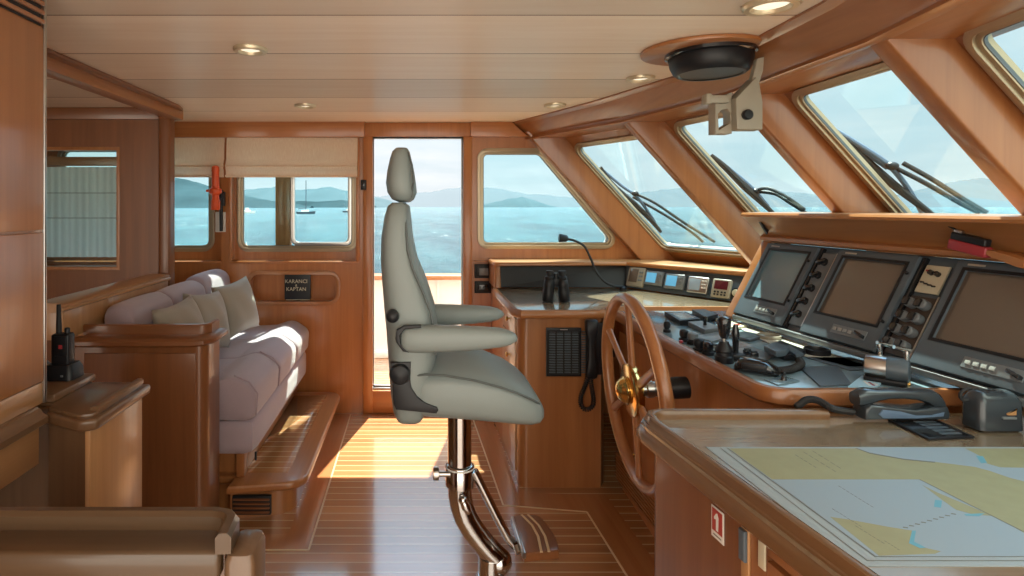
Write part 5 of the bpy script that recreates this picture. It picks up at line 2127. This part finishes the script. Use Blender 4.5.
# body
bo = Vector((TA.x + .022, TA.y)); bd = (TB - TA).normalized()
m = M()
q = bo + bd * .357
m.prism(rounded([(q.x, q.y), (bo.x, bo.y), (bo.x + .02, 1.53), (2.0, 1.53), (2.0, q.y)], [0, .012, .03, 0, 0], 5), (0, 0, 0), X, Y_, .824)
m.build('body', 'mahogZ', t)
m = M()
q1 = bo + bd * .335
n2 = Vector((-bd.y, bd.x)); n2 = n2 if n2.x < 0 else -n2
e3, b3, n3 = Vector((q1.x, q1.y, 0)), Vector((bd.x, bd.y, 0)), Vector((n2.x, n2.y, 0))
m.prism(rect(0, .022, .0, .82), e3, b3, Z, .006 * (1 if b3.cross(Z).dot(n3) > 0 else -1), bevel=.002)
m.build('stile', 'oakZ', t)
KD = 1 if b3.cross(Z).dot(n3) > 0 else -1
m = M()
m.prism(rect(.357 - .335, .97 - .335, .0, .82), e3 + n3 * -.10, b3, Z, -.02 * KD)
m.build('recess_back', 'mahogZ', t)
for k in range(9):
    z0 = .785 - k * .045
    m = M()
    m.prism(rect(.024, .60, z0 - .034, z0), e3 + n3 * -.08, b3, Z, .05 * KD, bevel=.003)
    m.build('slat', 'cherryY', t)
m = M()
m.prism(rect(.003, .020, .735, .795), e3 + n3 * .004, b3, Z, .010 * KD, bevel=.003)
m.build('hinge', 'graphite', t)
m = M()
m.prism(rect(.030, .048, .735, .79), e3 + n3 * -.012, b3, Z, .004 * KD, bevel=.001)
m.build('catch_plate', 'cream', t)
# fire notice on the panel
fs = bo + bd * .235
f3 = Vector((fs.x, fs.y, 0)) + n3 * .0005
t = thing('fire_notice', 'small red and white safety notice on the side of the chart table', 'sign', f3 + Z * .72)
m = M(); m.prism(rect(0, .042, .722, .788), f3, b3, Z, .0022 * KD, bevel=.0008); m.build('plate', 'white_plastic', t)
m = M(); m.prism(rect(.004, .038, .737, .784), f3 + n3 * .0018, b3, Z, .0008 * KD); m.build('red_field', 'sign_red', t)
m = M()
m.prism([(.018, .741), (.025, .741), (.026, .770), (.022, .778), (.018, .776), (.011, .766), (.012, .762), (.018, .764)], f3 + n3 * .0024, b3, Z, .0008 * KD)
m.build('pictogram', 'white_plastic', t)
m = M(); m.prism(rect(.008, .034, .728, .731), f3 + n3 * .002, b3, Z, .0004 * KD); m.build('caption_line', 'chart_ink', t)

# chart: paper, land, water and shoals laid out in the plane of the table
ZP = ZB + .0012
MAPZ = ZP


def cm(pts, dz):
    return [(PZ(px, py, MAPZ).x, PZ(px, py, MAPZ).y) for px, py in pts]


t = thing('nautical_chart', 'nautical sea chart with yellow land and blue-grey water spread on the chart table', 'chart', (PZ(900, 500, ZB).x, PZ(900, 500, ZB).y, ZB))
m = M(); m.prism(cm([(706, 447), (1060, 447), (1300, 566), (859, 566)], 0), (0, 0, ZB + .0002), X, Y_, .0010)
m.build('paper', 'chart_margin', t)


def map_poly(name, material, polys, dz, h=.00012):
    m = M()
    for pts in polys:
        m.prism(cm(pts, 0), (0, 0, MAPZ + dz), X, Y_, h)
    return m.build(name, material, t)


map_poly('water', 'chart_sea', [[(727, 448), (1060, 448), (1285, 557), (875, 557)]], .0001)
map_poly('mainland', 'chart_land', [[(729, 448.5), (857, 448.5), (870, 453), (905, 459), (935, 462), (975, 467), (990, 471), (1010, 478), (1035, 484), (1060, 495), (1130, 556), (1075, 556), (1024, 533), (1010, 525), (965, 502), (919, 479.5), (772, 479.5)]], .0002)
map_poly('north_land', 'chart_land', [[(965, 448.5), (1060, 448.5), (1090, 470), (1030, 468), (1000, 467.5), (985, 463), (980, 456)]], .0002)
map_poly('inset', 'chart_sea', [[(773, 480), (919, 480), (1025, 534), (1072, 557), (875, 557)]], .0003)
map_poly('inset_land', 'chart_land', [[(830, 517), (850, 520), (888, 527), (913, 531), (910, 543), (920, 547), (941, 551.5), (935, 554), (879, 556)]], .0004)
map_poly('inset_coast', 'chart_land', [[(922, 485), (938, 493), (962, 503), (992, 516), (975, 515), (956, 510), (942, 500)]], .0004)
for pl_ in ([[(912, 531), (916, 531), (914, 542), (926, 548), (920, 548.5), (909, 543.5)], [(935, 500), (942, 501), (941, 508), (934, 507)], [(964, 514.5), (985, 513.5), (979, 516.5), (966, 516)], [(976, 456), (983, 456.5), (987, 463), (981, 463.5)]]):
    map_poly('shoal', 'chart_shoal', [pl_], .0005)
map_poly('border', 'chart_ink', [[(726.5, 448), (727.6, 448), (876.4, 557), (875, 557)], [(720, 448), (720.7, 448), (868, 561), (867, 561)], [(875, 556.6), (1285, 556.6), (1285, 557.2), (875, 557.2)], [(867, 560.6), (1290, 560.6), (1290, 561.2), (867, 561.2)],
                                     [(919, 479.6), (920, 479.6), (1074, 557), (1072.6, 557)], [(857, 448.4), (870, 453), (905, 459.2), (935, 462), (935, 463), (905, 460.2), (870, 454), (855, 448.4)]], .0006)
m = M()
random.seed(3)
for x0, y0, n_, L_ in ((803, 452, 6, 34), (812, 451, 5, 30), (795, 455, 5, 22), (838, 486, 9, 36), (832, 509, 8, 30), (855, 526, 7, 30), (884, 541, 5, 16)):
    for k in range(n_):
        f = k / n_
        a = (x0 + L_ * f, y0 + L_ * f * .62)
        b = (a[0] + L_ / n_ * .7, a[1] + L_ / n_ * .7 * .62)
        m.prism(cm([a, b, (b[0] + .9, b[1] + .1), (a[0] + .9, a[1] + .1)], 0), (0, 0, MAPZ + .0006), X, Y_, .00012)
for k in range(9):
    a = (903 + k * 6, 527 - k * 1.7)
    m.prism(cm([a, (a[0] + 5, a[1] + .8), (a[0] + 5, a[1] + 1.6), (a[0], a[1] + .9)], 0), (0, 0, MAPZ + .0006), X, Y_, .00012)
o_ = m.build('lettering', 'chart_ink', t)
o_['kind'] = 'stuff'

# telephone handset on its base
bp_ = PZ(897, 417.5, ZB + .001)
t = thing('telephone', 'dark telephone handset resting on its base at the back of the chart table', 'telephone', bp_)
yT = bp_.y - .012


def tp(px, py, y=None):
    return P(px, py, yT if y is None else y)


m = M()
q = [tp(px, py) for px, py in ((856, 415.5), (856.5, 405), (862, 401), (880, 403), (905, 406), (925, 404), (937, 403), (939.5, 410), (938, 415.5))]
m.prism([(a.x, a.z) for a in q], (0, yT + .016, 0), X, Z, .050, bevel=.006, seg=3)
m.build('base', 'phone_shell', t)
m = M()
m.prism([(tp(px, py).x, tp(px, py).z) for px, py in ((868, 409.5), (872, 405), (890, 407), (905, 411), (920, 410.5), (932, 407.5), (931, 411.5), (905, 413.5), (872, 413.5))], (0, yT - .033, 0), X, Z, .004, bevel=.001)
m.build('front_inlay', 'rope_blue', t)  # bluish reflection on the telephone put into the inlay colour
m = M()
cen = [(854.5, 398.5, 6.5), (860, 397, 8.5), (866, 396, 8.2), (874, 394.6, 6), (886, 393.2, 5), (900, 393, 4.8), (914, 394, 5.2), (924, 395.6, 6.5), (931, 398, 8.5), (936, 401, 8.5), (939, 403, 5)]
rings = []
for px, py, h in cen:
    c = tp(px, py, yT - .005)
    hh = h * yT / F
    rings.append([c + Y_ * (.020 * math.copysign(abs(math.cos(b)) ** .75, math.cos(b))) + Z * (hh * math.copysign(abs(math.sin(b)) ** .75, math.sin(b))) for b in [2 * PI * j / 16 for j in range(16)]])
m.loft(rings)
m.build('handset', 'phone_shell', t, ang=60)
ccp = [tp(853, 412), tp(846, 411), tp(838, 410), tp(830, 407.5, yT), tp(822, 402.5, yT + .02), tp(814, 399.5, yT + .03), tp(806, 400, yT + .035), tp(800, 404.5, yT + .035), tp(796, 407, yT + .035)]
coil(ccp, .0062, .0036, 44).build('coiled_cord', 'dark_rubber', t)
m = M()
m.tube(smooth_path([tp(936, 412, yT + .01), tp(943, 411, yT), tp(946, 414, yT - .02), tp(942, 417.5, yT - .03), tp(930, 418, yT - .03)]), .0028, 6)
m.build('thin_lead', 'dark_rubber', t)

# black card / tablet lying behind the chart
q = [PZ(px, py, ZB + .006) for px, py in ((888, 419.5), (936, 418.5), (975, 436.5), (929, 438.5))]
c = sum(q, Vector()) / 4
t = thing('black_tablet', 'flat black panel with faint markings lying between telephone and chart', 'tablet', (c.x, c.y, ZB))
m = M(); m.prism([(p.x, p.y) for p in q], (0, 0, ZB + .0005), X, Y_, .0055, bevel=.0015); m.build('case', 'black_plastic', t)
m = M(); m.prism([((p.x - c.x) * .90 + c.x, (p.y - c.y) * .88 + c.y) for p in q], (0, 0, ZB + .0055), X, Y_, .0009); m.build('face', 'black_gloss', t)
for k in range(5):
    m = M()
    u0, u1 = .12 + k * .16, .22 + k * .16
    a = [q[0].lerp(q[3], u0).lerp(q[1].lerp(q[2], u0), .42), q[0].lerp(q[3], u0).lerp(q[1].lerp(q[2], u0), .85), q[0].lerp(q[3], u1).lerp(q[1].lerp(q[2], u1), .85), q[0].lerp(q[3], u1).lerp(q[1].lerp(q[2], u1), .42)]
    m.prism([(p.x, p.y) for p in a], (0, 0, ZB + .0062), X, Y_, .0004); m.build('marking', 'graphite', t)

# dark box with a strap loop at the right
bx = Vector((1.415, 1.44, ZB))
t = thing('carry_case', 'dark grey hard case with strap loop at the right end of the chart table', 'case', (bx.x + .13, bx.y + .05, ZB))
m = M()
m.loft([[(a, b, z) for a, b in rounded(rect(bx.x - .012 + d, bx.x + .102 - d, bx.y - .002 + d, bx.y + .058 - d), .016, 5)] for z, d in ((ZB + .0005, .006), (ZB + .006, 0), (ZB + .075, .001), (ZB + .094, .010), (ZB + .100, .022))])
m.build('shell', 'phone_shell', t)
m = M()
sx0 = P(1001, 403, bx.y).x
m.box(sx0, sx0 + .035, bx.y - .006, bx.y + .002, ZB + .036, ZB + .042, .002)
m.build('handle_lip', 'graphite_light', t)
m = M()
m.prism(rounded([(sx0 - .004, ZB + .046), (sx0 + .035, ZB + .046), (sx0 + .035, ZB + .062), (sx0 + .04, ZB + .060)], [.004, 0, 0, .01], 4), (0, bx.y - .0005, 0), X, Z, .003)
m.build('slot_reflection', 'oakX', t)  # orange reflection in the case front, painted as an oak-coloured patch
m = M()
lp = [P(px, py, bx.y + .02) for px, py in ((971, 388), (965, 389.5), (961, 393), (960.5, 397), (963, 400), (968, 399.5))]
m.tube(smooth_path(lp), .004, 8)
m.build('strap_loop', 'dark_rubber', t)

# ================================================================== ceiling fittings
for nm, px, py, r_, lab in (('ceiling_light', 250.5, 48.5, .062, 'round brass-rimmed ceiling downlight on the left of the cabin, nearer of two'),
                            ('ceiling_light', 305.5, 105, .062, 'round brass-rimmed ceiling downlight near the wall above the left windows'),
                            ('ceiling_light', 555, 104.5, .062, 'round brass-rimmed ceiling downlight near the wall right of the door'),
                            ('ceiling_light', 640.5, 77.5, .062, 'round brass-rimmed ceiling downlight left of the black dome'),
                            ('ceiling_light', 771, 3.5, .075, 'round brass-rimmed ceiling downlight at the top edge near the windshield beam')):
    p = PZ(px, py, 2.0)
    t = thing(nm, lab, 'ceiling light', (p.x, p.y, 1.985), 'ceiling downlights')
    m = M()
    m.loft([[Vector((p.x + r * math.cos(2 * PI * k / 32), p.y + r * math.sin(2 * PI * k / 32), z)) for r, z in ((r_, 1.9995), (r_, 1.992), (r_ * .93, 1.986), (r_ * .72, 1.986), (r_ * .66, 1.992), (r_ * .62, 1.9995))] for k in range(32)], closed=True)
    m.build('rim', 'rim_metal', t)
    m = M(); m.lathe([(r_ * .64, 0), (r_ * .60, -.003), (.001, -.005)], (p.x, p.y, 1.9995), Z, 24)
    m.build('lens', 'lens_warm', t)

pc = Vector((1.085, 2.13, 2.0))
t = thing('overhead_dome', 'black shallow dome on an oval wooden ceiling plate beside the header beam', 'compass dome', (pc.x, pc.y, 1.88))
m = M()
m.prism([(pc.x - .03 + .215 * math.cos(2 * PI * k / 40), pc.y + .20 * math.sin(2 * PI * k / 40)) for k in range(40)], (0, 0, 1.984), X, Y_, .0155, bevel=.005)
m.build('mounting_plate', 'cherryX', t)
m = M(); m.lathe([(.156, 1.984), (.156, 1.972), (.146, 1.968), (.140, 1.974)], (pc.x, pc.y, 0), Z, 40)
m.build('flange', 'black_gloss', t)
m = M(); m.lathe([(.140, 1.975), (.142, 1.960), (.138, 1.938), (.126, 1.914), (.116, 1.906), (.108, 1.906), (.104, 1.910), (.001, 1.912)], (pc.x, pc.y, 0), Z, 40)
m.build('bowl', 'black_plastic', t)

yH = 2.02
t = thing('viewer_bracket', 'beige angular viewer housing hanging from the header beam behind the dome', 'housing', P(735, 132, yH))


def hp(px, py, y=yH):
    return P(px, py, y)


m = M()
m.prism([(hp(px, py).x, hp(px, py).z) for px, py in ((731, 100), (751, 79), (754.5, 86), (757.5, 104), (757.5, 130.5), (732, 130.5))], (0, yH + .03, 0), X, Z, .062, bevel=.004)
m.build('housing', 'beige_plastic', t)
m = M()
m.prism([(hp(px, py).x, hp(px, py).z) for px, py in ((715.5, 100), (732, 92), (732, 133.5), (715.5, 133.5))], (0, yH + .05, 0), X, Z, .05,
        [[(hp(px, py).x, hp(px, py).z) for px, py in ((718, 114), (722, 109.5), (727.5, 108.5), (730.5, 113), (730.5, 123), (719, 130))]], bevel=.0015)
m.build('side_plate', 'beige_plastic', t)
m = M(); m.obox(hp(724, 128, yH + .03), (Vector((1, 0, .35)), Y_, Vector((-.35, 0, 1))), (.022, .02, .004), .001)
m.build('mirror', 'white_plastic', t)
m = M()
a = hp(705.5, 99.5, yH - .005); b = hp(722, 99.5, yH - .005)
m.box(a.x, b.x + .02, yH - .02, yH + .01, a.z - .014, a.z + .014, .005)
m.box(a.x - .006, a.x + .014, yH - .024, yH + .014, a.z - .018, a.z + .018, .004)
m.build('clamp_arm', 'beige_plastic', t)
m = M()
m.prism([(hp(px, py).x, hp(px, py).z) for px, py in ((754, 60), (761, 58), (760, 72), (756, 84), (748, 84))], (0, yH + .005, 0), X, Z, .026, bevel=.004)
m.build('neck', 'beige_plastic', t)
m = M(); m.lathe([(.017, 0), (.018, .012), (.014, .017), (.001, .018)], hp(746.3, 115, yH - .032), (0, -1, 0), 18)
m.build('tension_knob', 'black_plastic', t)
c = P(799.5, 28, 1.86)
t = thing('door_stop', 'small brass and black stop on the header beam right of the dome', 'stop', c)
m = M(); m.lathe([(.012, 0), (.013, .010), (.010, .014)], c, (-.8, -.3, -.4), 12); m.build('base', 'brass', t)
m = M(); m.lathe([(.010, .012), (.010, .026), (.007, .03)], c, (-.8, -.3, -.4), 12); m.build('rubber', 'dark_rubber', t)

# ================================================================== wipers outside the windshield
def wpt(i, px, py, d=.05):
    a, u, v, n, L_, rk = fac(i)
    nn = u.cross(v)
    nn = nn if nn.x > 0 else -nn
    return PPL(px, py, a + nn * d, nn)


def wiper(i, label, blade, arms, extra=()):
    nn = fac(i)[1].cross(fac(i)[2]); nn = nn if nn.x > 0 else -nn
    c = wpt(i, *blade[len(blade) // 2])
    t = thing('windshield_wiper', label, 'wiper', c, 'wipers outside the windshield')
    m = M(); bp_ = smooth_path([wpt(i, px, py, .078) for px, py in blade], 5)
    m.tube(bp_, [.010 + .009 * math.sin(PI * k / (len(bp_) - 1)) for k in range(len(bp_))], 8); m.build('blade', 'dark_rubber', t)
    for ex in extra:
        m = M(); m.tube(smooth_path([wpt(i, px, py, .10) for px, py in ex], 5), .010, 8); m.build('blade_spring', 'rope_blue', t)
    for ar in arms:
        m = M(); m.tube(smooth_path([wpt(i, px, py, .11) for px, py in ar], 5), .009, 8); m.build('arm', 'dark_rubber', t)
    jb = wpt(i, *arms[0][0], .10)
    m = M(); m.sphere(jb, .022, 12, (1.1, 1, .8)); m.build('joint', 'black_plastic', t)


wiper(0, 'wiper outside the first windshield pane, left of the others', [(600.5, 167), (612, 184), (632, 202), (648, 217), (661, 232)], [[(635, 193.5), (655, 203), (683, 222), (715, 242)], [(633, 197), (660, 212), (690, 231), (703, 242)]], [[(604, 171), (622, 186), (638, 198), (655, 222)]])
wiper(1, 'wiper outside the second windshield pane behind the beige housing', [(711, 155), (726, 168), (744, 186), (757, 198), (774, 214)], [[(756, 191.5), (775, 194), (790, 203), (806, 213)], [(757, 190), (768, 188.5), (785, 196), (805, 210)]], [[(714, 158), (732, 171), (752, 188), (768, 206)]])
wiper(2, 'double-armed wiper outside the third windshield pane above the middle display', [(829, 127), (847, 145), (870, 165), (900, 190), (934, 216)], [[(892, 166), (925, 183), (960, 203), (980, 213)], [(903, 163), (930, 178), (965, 200), (987, 213)]], [[(831, 128), (856, 143), (885, 162), (905, 184), (922, 212)], [(835, 131), (862, 150), (888, 168)]])
